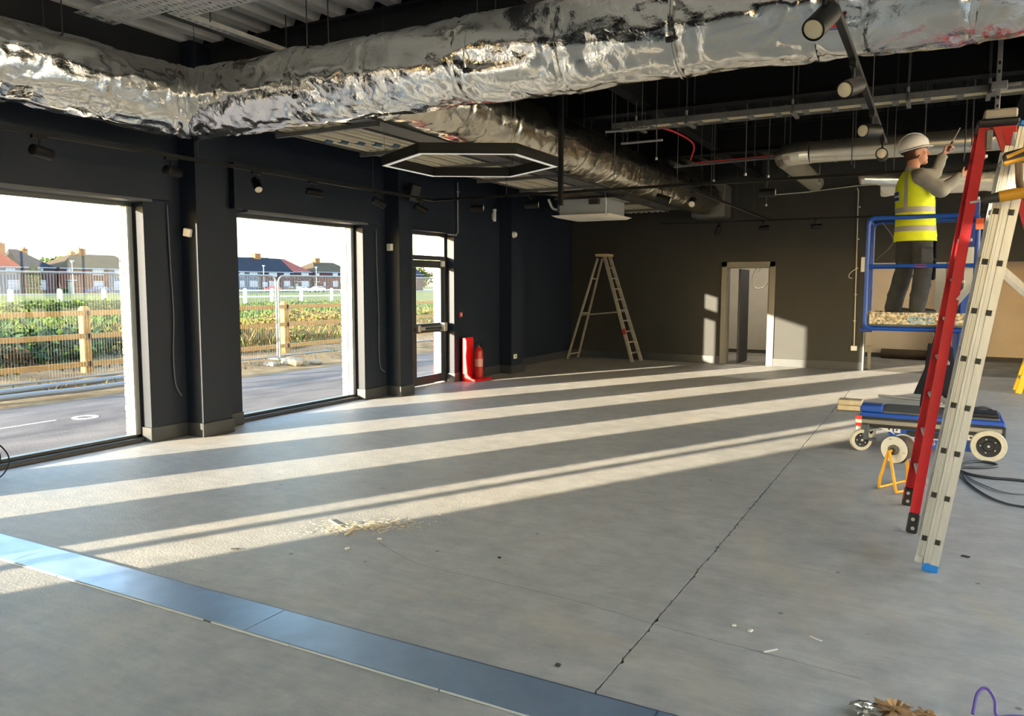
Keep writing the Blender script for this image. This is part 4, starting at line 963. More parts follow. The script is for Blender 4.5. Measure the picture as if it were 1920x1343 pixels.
# timber blocks on the end of the lift
for i, (z, w_, nm) in enumerate(((0.378, 0.21, 'lower pale timber block on the end of the blue lift'), (0.432, 0.22, 'upper pale timber block on the end of the blue lift'))):
    t_ = thing('timber_block', nm, 'timber', (-0.72, 8.46, z), group='timber blocks on the lift')
    MB().box(-0.83, -0.83+w_, 8.37, 8.56, z, z+0.05).build('block', mat('weathered_pale_wood', (188, 176, 148), rough=0.8, var=0.2, vscale=8), t_, bev=0.006)
    for k in range(3): MB().box(-0.832, -0.829, 8.39+0.05*k, 8.42+0.05*k, z+0.01, z+0.04).build('end_grain', mat('end_grain_wood', (160, 140, 108), rough=0.8), t_)
MB().box(-0.84, -0.60, 8.36, 8.57, 0.365, 0.377).build('end_shelf', M_GALVD, lift, bev=0.003)

# ------------------------------------------------------------------ coat hung from the platform
M_COAT = mat('navy_black_cloth', (34, 36, 44), rough=0.9, var=0.2, vscale=10, bump=0.2, bscale=30)
coat = thing('hanging_coat', 'dark navy jacket hanging from the lift platform', 'jacket', (0.05, 8.31, 0.5))
def garment(z0, z1, w0, w1, cx0, cx1, dep, seed, n=28, k=22):
    rings = []
    for i in range(k+1):
        t = i/k; z = z0+(z1-z0)*t; w_ = w0+(w1-w0)*t**0.8; cx_ = cx0+(cx1-cx0)*t; ring = []
        for j in range(n):
            a = 2*PI*j/n
            f = 1 + (0.10+0.22*t)*nz(math.cos(a)*2.2+seed, math.sin(a)*2.2, t*1.5+seed) + 0.10*t*math.sin(7*a+seed)
            ring.append(Vector((cx_ + w_*math.cos(a)*f, 8.30 + dep*(0.5+0.6*t)*math.sin(a)*f, z + (0.03*nz(a*1.5, seed) if i == k else 0))))
        rings.append(ring)
    return rings
MB().loft(garment(1.26, 0.60, 0.035, 0.155, 0.06, 0.02, 0.055, 1.0)).build('body_cloth', M_COAT, coat, smooth=True, angle=70)
MB().loft(garment(1.08, 0.48, 0.035, 0.05, -0.02, -0.045, 0.05, 4.0, n=18)).build('sleeve', M_COAT, coat, smooth=True, angle=70)
MB().loft(garment(1.05, 0.58, 0.03, 0.06, 0.12, 0.15, 0.05, 6.5, n=18)).build('sleeve', M_COAT, coat, smooth=True, angle=70)
MB().loft(garment(1.28, 1.18, 0.03, 0.06, 0.06, 0.05, 0.06, 8.0, n=18, k=6)).build('collar', M_COAT, coat, smooth=True, angle=70)

# ------------------------------------------------------------------ worker
def remesh(mb, name, m_, parent, voxel, smooth=8, fac=0.5):
    """fuse overlapping volumes into one continuous skin"""
    o = mb.build('tmp', m_, None)
    md = o.modifiers.new('r', 'REMESH'); md.mode = 'VOXEL'; md.voxel_size = voxel
    ms = o.modifiers.new('s', 'SMOOTH'); ms.iterations = smooth; ms.factor = fac
    dg = bpy.context.evaluated_depsgraph_get(); dg.update()
    me = bpy.data.meshes.new_from_object(o.evaluated_get(dg)); old = o.data
    bpy.data.objects.remove(o); bpy.data.meshes.remove(old)
    o3 = ORG.get(parent.name, Vector())
    for v in me.vertices: v.co = v.co - o3
    me.materials.clear(); me.materials.append(m_)
    me.polygons.foreach_set('use_smooth', [True]*len(me.polygons))
    me.name = name
    o = bpy.data.objects.new(name, me); COL.objects.link(o); o.parent = parent; ORG[o.name] = o3
    return o
def cone(mb, p0, p1, r0, r1, n=14):
    p0 = Vector(p0); p1 = Vector(p1); mb.cyl(p0, p1, r0, r1, n=n); mb.ball(p0, r0, n=n, k=8); mb.ball(p1, r1, n=n, k=8); return mb
M_SKIN = mat('skin', (196, 140, 116), rough=0.55, var=0.06, vscale=20)
M_JUMP = mat('grey_jersey', (158, 154, 148), rough=0.95, var=0.08, vscale=14, bump=0.15, bscale=60)
M_VIS = mat('hi_vis_yellow', (232, 244, 40), rough=0.75, var=0.06, vscale=8)
M_REFL = mat('reflective_grey_tape', (176, 176, 172), rough=0.5)
M_TROU = mat('charcoal_work_trousers', (66, 68, 72), rough=0.9, var=0.18, vscale=9, bump=0.15, bscale=50)
M_BOOT = mat('black_boot_leather', (30, 29, 29), rough=0.6)
M_HAT = mat('white_hard_hat_shell', (250, 248, 244), rough=0.35)
FZ = PZ
man = thing('person', 'worker in white hard hat and yellow vest reaching up on the lift platform', 'person', (-0.22, 8.66, FZ+0.066))
F = Vector((math.cos(R(24)), math.sin(R(24)), 0)); S = Vector((F.y, -F.x, 0))     # facing, own right-hand side
hipc = Vector((-0.225, 8.66, FZ+0.90)); chest = Vector((-0.235, 8.655, FZ+1.30)); neckb = Vector((-0.275, 8.65, FZ+1.47)); headc = Vector((-0.245, 8.66, FZ+1.655))
rs = Vector((-0.185, 8.50, FZ+1.405)); rel = Vector((-0.015, 8.44, FZ+1.255)); rw = Vector((0.135, 8.56, FZ+1.395))
ls = Vector((-0.255, 8.81, FZ+1.43)); lel = Vector((-0.075, 8.95, FZ+1.485)); lw = Vector((-0.015, 8.96, FZ+1.66))
hr = hipc + S*0.085 + Vector((0.03, 0, -0.02)); hl = hipc - S*0.085 + Vector((-0.03, 0, -0.02))
kr = Vector((-0.125, 8.55, FZ+0.52)); kl = Vector((-0.305, 8.76, FZ+0.52))
ar = Vector((-0.17, 8.56, FZ+0.155)); al_ = Vector((-0.39, 8.77, FZ+0.155))
b_ = MB()
cone(b_, hr, kr, 0.075, 0.052); cone(b_, kr, ar, 0.052, 0.038); cone(b_, hl, kl, 0.075, 0.052); cone(b_, kl, al_, 0.052, 0.038)
for a in (ar, al_): cone(b_, a+Vector((0, 0, -0.03)), a+F*0.12+Vector((0, 0, -0.055)), 0.036, 0.03)
b_.ball(hipc, 0.13, 0.15, 0.14, mtx=rz(R(24)))
cone(b_, hipc, chest, 0.115, 0.13); b_.ball(chest, 0.115, 0.17, 0.17, mtx=rz(R(24)))
cone(b_, rs, rel, 0.05, 0.042); cone(b_, rel, rw, 0.042, 0.030); cone(b_, ls, lel, 0.05, 0.042); cone(b_, lel, lw, 0.042, 0.030)
cone(b_, neckb, headc+Vector((-0.01, 0, -0.06)), 0.062, 0.058)
# head: skull, jaw, chin, nose, brow, ears
HR = rz(R(12)) @ ry(R(-6)); hF = HR @ Vector((1, 0, 0)); hS = HR @ Vector((0, -1, 0)); hU = HR @ Vector((0, 0, 1))
def H(f, s, u): return headc + hF*f + hS*s + hU*u
b_.ball(H(-0.01, 0, 0.02), 0.098, 0.078, 0.105, n=20, k=14, mtx=HR)
b_.ball(H(0.03, 0, -0.045), 0.066, 0.060, 0.075, n=16, k=12, mtx=HR)
b_.ball(H(0.070, 0, -0.098), 0.028, 0.032, 0.024, mtx=HR)
cone(b_, H(0.088, 0, 0.012), H(0.112, 0, -0.022), 0.011, 0.015, n=10)
b_.ball(H(0.080, 0, 0.032), 0.018, 0.05, 0.012, mtx=HR)
b_.ball(H(0.088, 0, -0.058), 0.014, 0.026, 0.007, mtx=HR); b_.ball(H(0.086, 0, -0.071), 0.014, 0.024, 0.008, mtx=HR)
for s in (-1, 1):
    b_.ball(H(-0.008, s*0.079, -0.012), 0.020, 0.010, 0.031, mtx=HR)
    b_.ball(H(0.055, s*0.045, -0.02), 0.026, 0.022, 0.026, mtx=HR)
# hands: palm, four fingers, thumb
def hand(wrist, fdir, pdir, curl, spread=0.0):
    """palm along fdir, palm facing pdir, fingers curling toward pdir"""
    fdir = fdir.normalized(); side = fdir.cross(pdir).normalized(); pdir = side.cross(fdir).normalized()
    pc = wrist + fdir*0.045
    for k in range(4):
        off = side*(0.026-0.0175*k)
        cone(b_, wrist+off*0.55+fdir*0.01, wrist+off+fdir*0.085, 0.014, 0.0115, n=8)
        L1, L2, L3 = [(0.040, 0.026, 0.020), (0.045, 0.029, 0.022), (0.042, 0.027, 0.021), (0.033, 0.020, 0.017)][k]
        p = wrist+off+fdir*0.085; ang = 0.0; r = 0.0098
        for L_, c in zip((L1, L2, L3), curl):
            ang += c; q = p + (fdir*math.cos(ang) + pdir*math.sin(ang))*L_
            cone(b_, p, q, r, r*0.93, n=8); p = q; r *= 0.93
    p = wrist + side*0.024 + fdir*0.02
    q = p + (side*0.55 + fdir*0.6 + pdir*0.5).normalized()*0.042; cone(b_, p, q, 0.014, 0.0115, n=8)
    q2 = q + (fdir*0.8 + pdir*0.7 - side*0.25).normalized()*0.032; cone(b_, q, q2, 0.0112, 0.0098, n=8)
    return wrist + fdir*0.095 + pdir*0.03
lgrip = hand(lw, (F*0.35+Vector((0, 0, 1))).normalized(), (F*1.0 + S*0.6 - Vector((0, 0, 0.2))), (R(55), R(60), R(45)))
rgrip = hand(rw, (F*0.9+Vector((0, 0, 0.45))).normalized(), (-S*0.3 + F*0.25 + Vector((0, 0, 0.4))), (R(30), R(35), R(25)))
body = remesh(b_, 'body', M_SKIN, man, 0.0065, smooth=4, fac=0.5)
# eyes, eyebrows, hair
for s in (-1, 1):
    e_ = MB().ball(H(0.078, s*0.030, 0.013), 0.011, n=12, k=8).build('eye', mat('eye_white', (225, 220, 212), rough=0.3), body, smooth=True)
    MB().ball(H(0.0865, s*0.031, 0.013), 0.0045, n=10, k=6).build('iris', mat('dark_iris', (50, 40, 34), rough=0.3), e_, smooth=True)
    MB().tube([H(0.090, s*0.014, 0.034), H(0.090, s*0.034, 0.038), H(0.078, s*0.054, 0.033)], 0.005, n=6).build('eyebrow', mat('brown_hair', (74, 54, 42), rough=0.8), body, smooth=True)
hb = MB()
hb.ball(H(-0.022, 0, 0.012), 0.092, 0.0815, 0.100, n=20, k=14, mtx=HR)
hair = hb.build('hair', MATS['brown_hair'], body, smooth=True)
# trousers
t2 = MB()
cone(t2, hipc+S*0.07+Vector((0.02, 0, 0)), kr, 0.118, 0.086); cone(t2, kr, ar+Vector((0, 0, -0.005)), 0.086, 0.078); cone(t2, hipc-S*0.07+Vector((-0.02, 0, 0)), kl, 0.118, 0.086); cone(t2, kl, al_+Vector((0, 0, -0.005)), 0.086, 0.078)
t2.ball(hipc+Vector((0, 0, 0.02)), 0.155, 0.185, 0.15, mtx=rz(R(24))); t2.ball(hipc+Vector((0, 0, 0.13)), 0.14, 0.165, 0.09, mtx=rz(R(24)))
for kk, (p, q) in enumerate(((kr, ar), (kl, al_))):
    for i in range(4):
        c = p.lerp(q, 0.15+0.25*i); t2.ball(c+F*0.01*math.sin(i*2+kk), 0.090-0.004*i, 0.088-0.003*i, 0.03)
tro = remesh(t2, 'trousers', M_TROU, man, 0.014, smooth=5)
for v in tro.data.vertices:
    p = v.co; v.co = p + v.normal*0.010*nz(p.x*11, p.y*11, p.z*7)
MB().obox(hr.lerp(kr, 0.62)+S*0.088-F*0.01, 0.12, 0.03, 0.16, rz(R(24))).build('thigh_pocket', M_TROU, tro, bev=0.012)
MB().obox(hipc+S*0.09+F*0.15+Vector((0, 0, -0.16)), 0.05, 0.12, 0.22, rz(R(20))).build('tool_pouch', mat('black_pouch_nylon', (36, 36, 38), rough=0.9), tro, bev=0.02)
MB().obox(kr+F*0.075, 0.03, 0.12, 0.19, rz(R(24))).build('knee_pad', mat('black_knee_patch', (34, 34, 37), rough=0.9), tro, bev=0.012)
MB().lathe([(0.150, -0.02), (0.155, 0.0), (0.150, 0.02)], hipc+Vector((0, 0, 0.17)), (0, 0, 1), n=28, caps=False).build('belt', M_BOOT, tro, smooth=True)
# boots
for nm, a in (('r', ar), ('l', al_)):
    q = MB(); cone(q, a+Vector((0, 0, 0.03)), a+Vector((0, 0, -0.035)), 0.052, 0.05); cone(q, a+F*0.02+Vector((0, 0, -0.04)), a+F*0.15+Vector((0, 0, -0.05)), 0.048, 0.040)
    bo = remesh(q, 'boot', M_BOOT, man, 0.009, smooth=4)
    for v in bo.data.vertices:
        zz = (FZ + 0.068 - ORG[man.name].z)
        if v.co.z < zz: v.co.z = zz
    so = MB(); so.prism([a+F*f_+S*s_+Vector((0, 0, -a.z+FZ+0.0655)) for f_, s_ in ((-0.055, -0.03), (-0.055, 0.03), (-0.02, 0.046), (0.10, 0.046), (0.17, 0.03), (0.185, 0), (0.17, -0.03), (0.10, -0.046), (-0.02, -0.046))], (0, 0, 0.024)); so.build('sole', M_RUBBER, bo)
# jersey
j = MB()
j.ball(chest+Vector((0, 0, 0.02)), 0.128, 0.19, 0.19, mtx=rz(R(24)), n=20, k=12); cone(j, hipc+Vector((0, 0, 0.08)), chest, 0.135, 0.145)
cone(j, rs, rel, 0.085, 0.066, n=18); cone(j, rel, rel.lerp(rw, 0.92), 0.066, 0.047, n=18); cone(j, ls, lel, 0.080, 0.062, n=18); cone(j, lel, lel.lerp(lw, 0.88), 0.062, 0.047, n=18)
cone(j, rs, neckb+Vector((0.01, 0, -0.035)), 0.078, 0.07); cone(j, ls, neckb+Vector((0.01, 0, -0.035)), 0.075, 0.07)
cone(j, neckb+Vector((0, 0, -0.02)), neckb+Vector((0, 0, 0.012)), 0.074, 0.070)
jer = remesh(j, 'jersey', M_JUMP, man, 0.012, smooth=6)
for v in jer.data.vertices:
    p = v.co; v.co = p + v.normal*0.009*nz(p.x*13, p.y*13, p.z*13)
for w_, e_ in ((rw, rel), (lw, lel)):
    p = e_.lerp(w_, 0.93); d_ = (w_-e_).normalized(); mb = MB(); mb.lathe([(0.047, -0.015), (0.049, 0), (0.044, 0.015), (0.034, 0.014)], p, d_, n=20, caps=False); mb.build('cuff', M_JUMP, jer, smooth=True)
# vest: wraps the torso, cut away round both shoulders
def vring(z, a, b, cx_, cy_, n=40, m0=0.0):
    c = Vector((cx_, cy_, z)); out = []
    for i in range(n):
        t = 2*PI*i/n; f = 1 + 0.03*nz(math.cos(t)*2.5, math.sin(t)*2.5, z*6) + 0.022*nz(t*1.2, z*22.0, 3.0) + 0.03*max(0, FZ+0.98-z)*math.sin(9*t)
        out.append(c + (F*math.cos(t)*a + S*math.sin(t)*b)*f)
    return out
zs0 = [(0.80, 0.185, 0.215), (0.86, 0.180, 0.210), (0.94, 0.172, 0.203), (1.02, 0.168, 0.200), (1.10, 0.165, 0.20), (1.18, 0.163, 0.203), (1.26, 0.160, 0.205), (1.33, 0.154, 0.20), (1.39, 0.142, 0.172), (1.44, 0.122, 0.128), (1.475, 0.100, 0.098)]
zs = []
for (za, a0, b0), (zb, a1, b1) in zip(zs0, zs0[1:]):
    for k in range(3): t = k/3; zs.append((za+(zb-za)*t, a0+(a1-a0)*t, b0+(b1-b0)*t))
zs.append(zs0[-1])
def vaxis(z): 
    t = (z-0.8)/0.7; return -0.215-0.035*t, 8.665-0.012*t
rings = [vring(FZ+z, a, b, *vaxis(z)) for z, a, b in zs]
vest = MB().loft(rings, caps=False).build('vest', M_VIS, man, smooth=True, angle=80)
sol = vest.modifiers.new('thickness', 'SOLIDIFY'); sol.thickness = 0.004; sol.offset = 1
def vband(z0, z1, nm):
    def ab(z):
        for (za, a0, b0), (zb, a1, b1) in zip(zs, zs[1:]):
            if za <= z <= zb: t = (z-za)/(zb-za); return a0+(a1-a0)*t+0.006, b0+(b1-b0)*t+0.006
        return 0.19, 0.21
    rg = [vring(FZ+z, *ab(z), *vaxis(z)) for z in (z0, (z0+z1)/2, z1)]
    MB().loft(rg, caps=False).build(nm, M_REFL, vest, smooth=True, angle=80)
vband(0.895, 0.945, 'reflective_band'); vband(1.075, 1.125, 'reflective_band')
# shoulder stripes over front and back, each following the vest
for t0 in (PI-0.62, PI+0.62, -0.62, 0.62):
    va = []; 
    for z, a, b in zs[12:]:
        cx_, cy_ = vaxis(z); c = Vector((cx_, cy_, FZ+z))
        for dt in (-0.11, 0.11):
            t = t0+dt; f = 1 + 0.03*nz(math.cos(t)*2.5, math.sin(t)*2.5, (FZ+z)*6) + 0.022*nz(t*1.2, (FZ+z)*22.0, 3.0)
            va.append(c + (F*math.cos(t)*(a+0.007) + S*math.sin(t)*(b+0.007))*f)
    fs = [(2*i, 2*i+1, 2*i+3, 2*i+2) for i in range(len(va)//2-1)]
    MB().add(va, fs).build('shoulder_stripe', M_REFL, vest, smooth=True)
# print on the back: white patch with two dark blue bars
def backp(z, dt, o=0.009):
    a, b = 0.160, 0.204; cx_, cy_ = vaxis(z); t = PI+dt
    return Vector((cx_, cy_, FZ+z)) + F*math.cos(t)*(a+o) + S*math.sin(t)*(b+o)
def patch(z0, z1, d0, d1, m_, o, nm):
    k = 6; vs = []
    for i in range(k+1):
        d_ = d0+(d1-d0)*i/k; vs += [backp(z0, d_, o), backp(z1, d_, o)]
    MB().add(vs, [(2*i, 2*i+2, 2*i+3, 2*i+1) for i in range(k)]).build(nm, m_, vest)
patch(1.19, 1.28, -0.25, 0.42, M_WHITEP, 0.012, 'back_print')
M_NAVY = mat('dark_blue_print', (28, 58, 130), rough=0.6)
patch(1.245, 1.278, -0.22, 0.40, M_NAVY, 0.015, 'print_bar'); patch(1.195, 1.225, -0.22, 0.40, M_NAVY, 0.015, 'print_bar')
# hard hat
hh = MB(); nseg = 36; rings = []
HM = HR @ ry(R(-8)); hc = H(-0.018, 0, 0.045)
for i in range(13):
    t = i/12*PI/2
    rings.append([hc + HM @ Vector((0.138*math.cos(t)*math.cos(a), 0.116*math.cos(t)*math.sin(a), 0.138*math.sin(t)*(1.0 + 0.05*math.exp(-(math.sin(a)*math.cos(t)/0.18)**2)))) for a in [2*PI*k/nseg for k in range(nseg)]])
hat = hh.loft(rings).build('hard_hat', M_HAT, man, smooth=True, angle=60)
bm_ = MB(); ri = []; 
for sc, z in ((0.95, -0.004), (1.0, -0.012), (1.0, -0.018), (0.95, -0.010)):
    ri.append([hc + HM @ Vector(((0.132*sc + (0.026 if math.cos(a) > 0 else 0.008)*max(0, math.cos(a))**1.5*(1 if sc == 1.0 else 0) + (0.012 if sc == 1.0 else 0)*(1 if math.cos(a) <= 0 else 1))*math.cos(a), (0.112*sc+(0.010 if sc == 1.0 else 0))*math.sin(a), z - 0.012*max(0, math.cos(a))*(1 if sc == 1.0 else 0))) for a in [2*PI*k/nseg for k in range(nseg)]])
bm_.loft(ri, caps=False).build('brim', M_HAT, hat, smooth=True, angle=60)
MB().tube([hc + HM @ Vector((0.138*math.cos(t), 0, 0.143*math.sin(t))) for t in [PI*k/16 for k in range(1, 16)]], 0.010, n=8).build('ridge', M_HAT, hat, smooth=True)
MB().lathe([(0.118, -0.03), (0.116, -0.005)], hc, HM @ Vector((0, 0, 1)), n=30, caps=False).build('harness_strap', mat('grey_webbing', (60, 60, 62), rough=0.8), hat, smooth=True)
# tool in the raised hand
tl = thing('screwdriver', 'slim tool held up in the raised hand of the worker', 'tool', lgrip)
td = (Vector((0.45, 0, 1))).normalized()
MB().tube([lgrip-td*0.05, lgrip+td*0.05], [0.011, 0.012], n=10).build('handle', mat('dark_tool_handle', (52, 40, 34), rough=0.5), tl, smooth=True)
MB().tube([lgrip+td*0.05, lgrip+td*0.19], 0.0045, n=8).build('shaft', mat('tool_steel', (150, 140, 128), rough=0.4, metal=0.5), tl, smooth=True)

# ------------------------------------------------------------------ red fibreglass stepladder
rl = thing('fibreglass_stepladder', 'tall red fibreglass stepladder standing open beside the lift', 'stepladder', (0.1, 6.0, 0))
def channel(mb, p0, p1, w, t, face, thick=0.005):
    """C section: web w wide facing -face, flanges t deep toward face"""
    p0 = Vector(p0); p1 = Vector(p1); d = (p1-p0).normalized(); f = Vector(face); f = (f - d*f.dot(d)).normalized(); u = d.cross(f).normalized()
    poly = [(-w/2, 0), (w/2, 0), (w/2, t), (w/2-thick, t), (w/2-thick, thick), (-w/2+thick, thick), (-w/2+thick, t), (-w/2, t)]
    r0 = [p0 + u*a + f*b for a, b in poly]; r1 = [p1 + u*a + f*b for a, b in poly]
    mb.loft([r0, r1]); return mb
Ab, At = Vector((-0.075, 5.65, 0.05)), Vector((0.215, 5.87, 2.62))
Bb, Bt = Vector((-0.125, 6.36, 0.05)), Vector((0.20, 6.20, 2.64))
channel(MB(), Ab, At, 0.060, 0.034, (0, 1, 0)).build('front_stile', M_RED, rl)
channel(MB(), Bb, Bt, 0.060, 0.034, (0, -1, 0)).build('front_stile', M_RED, rl)
for a, b in (((0.34, 5.86, 2.60), (1.10, 5.62, 0.05)), ((0.34, 6.22, 2.60), (1.10, 6.42, 0.05))):
    channel(MB(), b, a, 0.065, 0.03, (0, 1 if a[1] < 6 else -1, 0)).build('rear_leg', M_RED, rl)
for p, q in ((Ab, At), (Bb, Bt)):
    d_ = (q-p).normalized(); c = p + d_*0.02
    ft = MB().obox(c, 0.068, 0.05, 0.13, ry(R(6.5))).build('foot', M_BLKMAT, rl, bev=0.008)
    for k in (-1, 1): MB().cyl((c.x-0.0, c.y-0.026, c.z+0.03*k), (c.x, c.y-0.031, c.z+0.03*k), 0.012, n=8).build('foot_rivet', M_ALU, ft)
for x, y in ((1.10, 5.62), (1.10, 6.42)): MB().box(x-0.04, x+0.04, y-0.03, y+0.03, 0, 0.09).build('foot', M_BLKMAT, rl, bev=0.008)
for i in range(9):
    t = (0.28+0.27*i)/2.62; a = Ab.lerp(At, t); b = Bb.lerp(Bt, t)
    MB().bar(a+Vector((0.02, 0.034, 0)), b+Vector((0.02, -0.034, 0)), 0.05, 0.022).build('tread', M_ALU, rl, bev=0.003)
MB().box(0.17, 0.40, 5.80, 6.27, 2.62, 2.66).build('top_cap', M_BLKMAT, rl, bev=0.012)
MB().box(0.205, 0.385, 5.79, 6.28, 2.66, 2.715).build('top_tray', mat('pale_grey_top_tray', (158, 152, 140), rough=0.6), rl, bev=0.01)
MB().prism([(0.255, 5.86, 2.62), (0.385, 5.86, 2.62), (0.405, 5.86, 2.50), (0.37, 5.86, 2.33), (0.335, 5.86, 2.40)], (0, 0.02, 0)).build('gusset', M_RED, rl, bev=0.003)
MB().box(0.225, 0.26, 5.85, 5.88, 2.48, 2.60).build('hinge_plate', M_GALVD, rl, bev=0.004)
for y in (5.78, 6.27):
    MB().bar((0.075, y, 1.46), (0.30, y, 1.78), 0.006, 0.035).build('spreader', M_ALU, rl)
    MB().bar((0.30, y, 1.78), (0.62, y, 1.46), 0.006, 0.035).build('spreader', M_ALU, rl)
    MB().bar((-0.03, y, 0.3), (0.0, y+(0.1 if y < 6 else -0.1), 0.62), 0.006, 0.025).build('corner_brace', M_ALU, rl)
MB().box(0.195, 0.24, 5.845, 5.86, 1.98, 2.05).build('orange_tag', mat('orange_tag', (214, 96, 58), rough=0.5), rl)

# ------------------------------------------------------------------ aluminium combination ladder
al = thing('aluminium_ladder', 'silver aluminium combination ladder with blue feet standing in front', 'ladder', (0.05, 5.1, 0))
lean = Vector((0.137, -0.06, 1)).normalized(); lat = Vector((1, 0, 0)); lat = (lat-lean*lat.dot(lean)).normalized(); dep = lean.cross(lat).normalized()
if dep.y < 0: dep = -dep
def stile(base, L, w, t, name, m_=M_ALU):
    mb = MB(); ring = []
    prof = [(-w/2, 0), (w/2, 0), (w/2, t), (w*0.30, t), (w*0.30, t*0.55), (-w*0.30, t*0.55), (-w*0.30, t), (-w/2, t)]
    # shallow grooves down the outer face
    prof = [(-w/2, 0), (-w*0.34, 0), (-w*0.30, 0.004), (-w*0.05, 0.004), (-w*0.01, 0), (w/2, 0), (w/2, t), (-w/2, t)]
    mb.loft([[base + lat*a + dep*b for a, b in prof], [base + lean*L + lat*a + dep*b for a, b in prof]])
    return mb.build(name, m_, al)
P1 = Vector((0.034, 4.905, 0.02)); P2 = P1 + lat*(-0.060) + dep*0.02 + lean*0.03; wS = 0.40
hole = []
for P_, L_, o_ in ((P1, 2.44, 0), (P2, 2.30, 1)):
    for sgn in (0, 1):
        b_ = P_ + dep*(wS*sgn)
        w_ = 0.078 if o_ == 0 else 0.040
        st = stile(b_, L_, w_, 0.026, 'stile')
        if sgn == 0:
            MB().obox(b_+lean*0.004+dep*0.013, w_+0.004, 0.032, 0.05, Matrix((lat, dep, lean)).transposed()).build('foot', mat('blue_plastic_foot', (20, 112, 196), rough=0.45) if o_ == 0 else M_ALU, st, bev=0.006)
    n = 9
    for i in range(n):
        c = P_ + lean*(0.165+0.262*i - (0.03 if o_ else 0))
        MB().bar(c+dep*0.01, c+dep*(wS+0.02), 0.032, 0.026, up=lean).build('rung', M_ALU, al, bev=0.003)
        MB().obox(c-dep*0.0015+lat*(0.008 if o_ == 0 else 0.002), 0.026, 0.004, 0.030, Matrix((lat, dep, lean)).transposed()).build('rung_end', M_BLKMAT, al)  # black plate stands in for the shaded inside of the open rung
        MB().obox(c-dep*0.0035+lat*(0.027 if o_ == 0 else 0.021), 0.004, 0.004, 0.034, Matrix((lat, dep, lean)).transposed()).build('rung_collar', M_ALU, al)
# upper half folded over to the far side of the A-frame
Q1 = P1 + lean*2.40
for sgn in (0, 1):
    a = Q1 + dep*(wS*sgn) + lat*0.03; b = Vector((1.02, a.y+0.2, 0.0))
    MB().bar(b, a, 0.026, 0.085, up=(1, 0, 0)).build('rear_stile', M_ALU, al, bev=0.004)
for i in range(8):
    t = 0.1+0.11*i; a = (Q1+lat*0.03).lerp(Vector((1.02, Q1.y+0.2, 0)), t)
    MB().bar(a, a+dep*wS, 0.03, 0.026).build('rear_rung', M_ALU, al)
MB().obox(Q1+lean*0.04, 0.085, 0.03, 0.03, Matrix((lat, dep, lean)).transposed()).build('top_cap', MATS['blue_plastic_foot'], al, bev=0.008)
MB().obox(Q1+lean*0.0+lat*0.05-dep*0.004, 0.10, 0.012, 0.16, Matrix((lat, dep, lean)).transposed()).build('hinge', M_GALV, al, bev=0.02)

# cordless drill lodged upside down in the ladder top
dr = thing('cordless_drill', 'yellow and black cordless drill lodged upside down in the aluminium ladder', 'drill', (0.30, 4.53, 2.1))
M_DY = mat('tool_yellow', (186, 134, 22), rough=0.5)
dc = Vector((0.27, 4.50, 2.055))
MB().cyl(dc+Vector((-0.03, 0, -0.005)), dc+Vector((0.12, 0, 0.02)), 0.027, 0.029, n=16).build('motor_body', M_DY, dr, smooth=True)
MB().lathe([(0.009, 0), (0.018, 0.01), (0.023, 0.05), (0.026, 0.08)], dc+Vector((-0.105, 0, -0.018)), (1, 0, 0.16), n=16).build('chuck', mat('grey_chuck', (70, 70, 70), rough=0.4, metal=0.5), dr, smooth=True)
MB().cyl(dc+Vector((-0.15, 0, -0.026)), dc+Vector((-0.10, 0, -0.018)), 0.006, n=8).build('drill_bit', M_ALU, dr)
MB().tube([dc+Vector((0.06, 0, 0.02)), dc+Vector((0.05, 0, 0.07)), dc+Vector((0.045, 0, 0.15))], [0.019, 0.017, 0.018], n=12).build('grip', mat('brown_black_grip', (78, 58, 36), rough=0.6), dr, smooth=True)
MB().obox(dc+Vector((0.03, 0, 0.185)), 0.105, 0.065, 0.055, ry(R(-14))).build('battery', M_BLKMAT, dr, bev=0.01)
MB().obox(dc+Vector((0.03, -0.001, 0.162)), 0.10, 0.07, 0.018, ry(R(-14))).build('battery_shoe', M_DY, dr, bev=0.005)
MB().obox(dc+Vector((0.03, -0.033, 0.195)), 0.085, 0.004, 0.016, ry(R(-24))).build('battery_flash', M_DY, dr)

# ------------------------------------------------------------------ old stepladder by the far wall
wl_ = thing('old_stepladder', 'worn aluminium stepladder standing open in the dark far corner', 'stepladder', (-6.4, 15.8, 0))
top = Vector((-6.42, 15.80, 2.28))
fb = [Vector((-5.60, 15.62, 0.0)), Vector((-5.56, 16.08, 0.0))]; ft_ = [Vector((-6.30, 15.72, 2.25)), Vector((-6.30, 16.02, 2.25))]
rb = [Vector((-7.12, 15.66, 0.0)), Vector((-7.06, 16.10, 0.0))]; rt_ = [Vector((-6.46, 15.74, 2.2)), Vector((-6.46, 16.0, 2.2))]
for a, b in zip(fb, ft_): MB().bar(a, b, 0.03, 0.075, up=(1, 0, 0.3)).build('front_stile', M_ALUD, wl_, bev=0.004)
for a, b in zip(rb, rt_): MB().bar(a, b, 0.028, 0.045, up=(1, 0, -0.3)).build('rear_stile', M_ALUD, wl_, bev=0.004)
for i in range(9):
    t = 0.085+0.1*i; MB().bar(fb[0].lerp(ft_[0], t), fb[1].lerp(ft_[1], t), 0.085, 0.022).build('tread', M_ALUD, wl_, bev=0.003)
for t in (0.05, 0.46, 0.80): MB().bar(rb[0].lerp(rt_[0], t), rb[1].lerp(rt_[1], t), 0.03, 0.03).build('rear_bar', M_ALUD, wl_)
MB().box(-6.50, -6.22, 15.69, 16.05, 2.235, 2.29).build('top_platform', mat('pale_wood_top', (176, 158, 120), rough=0.8), wl_, bev=0.006)
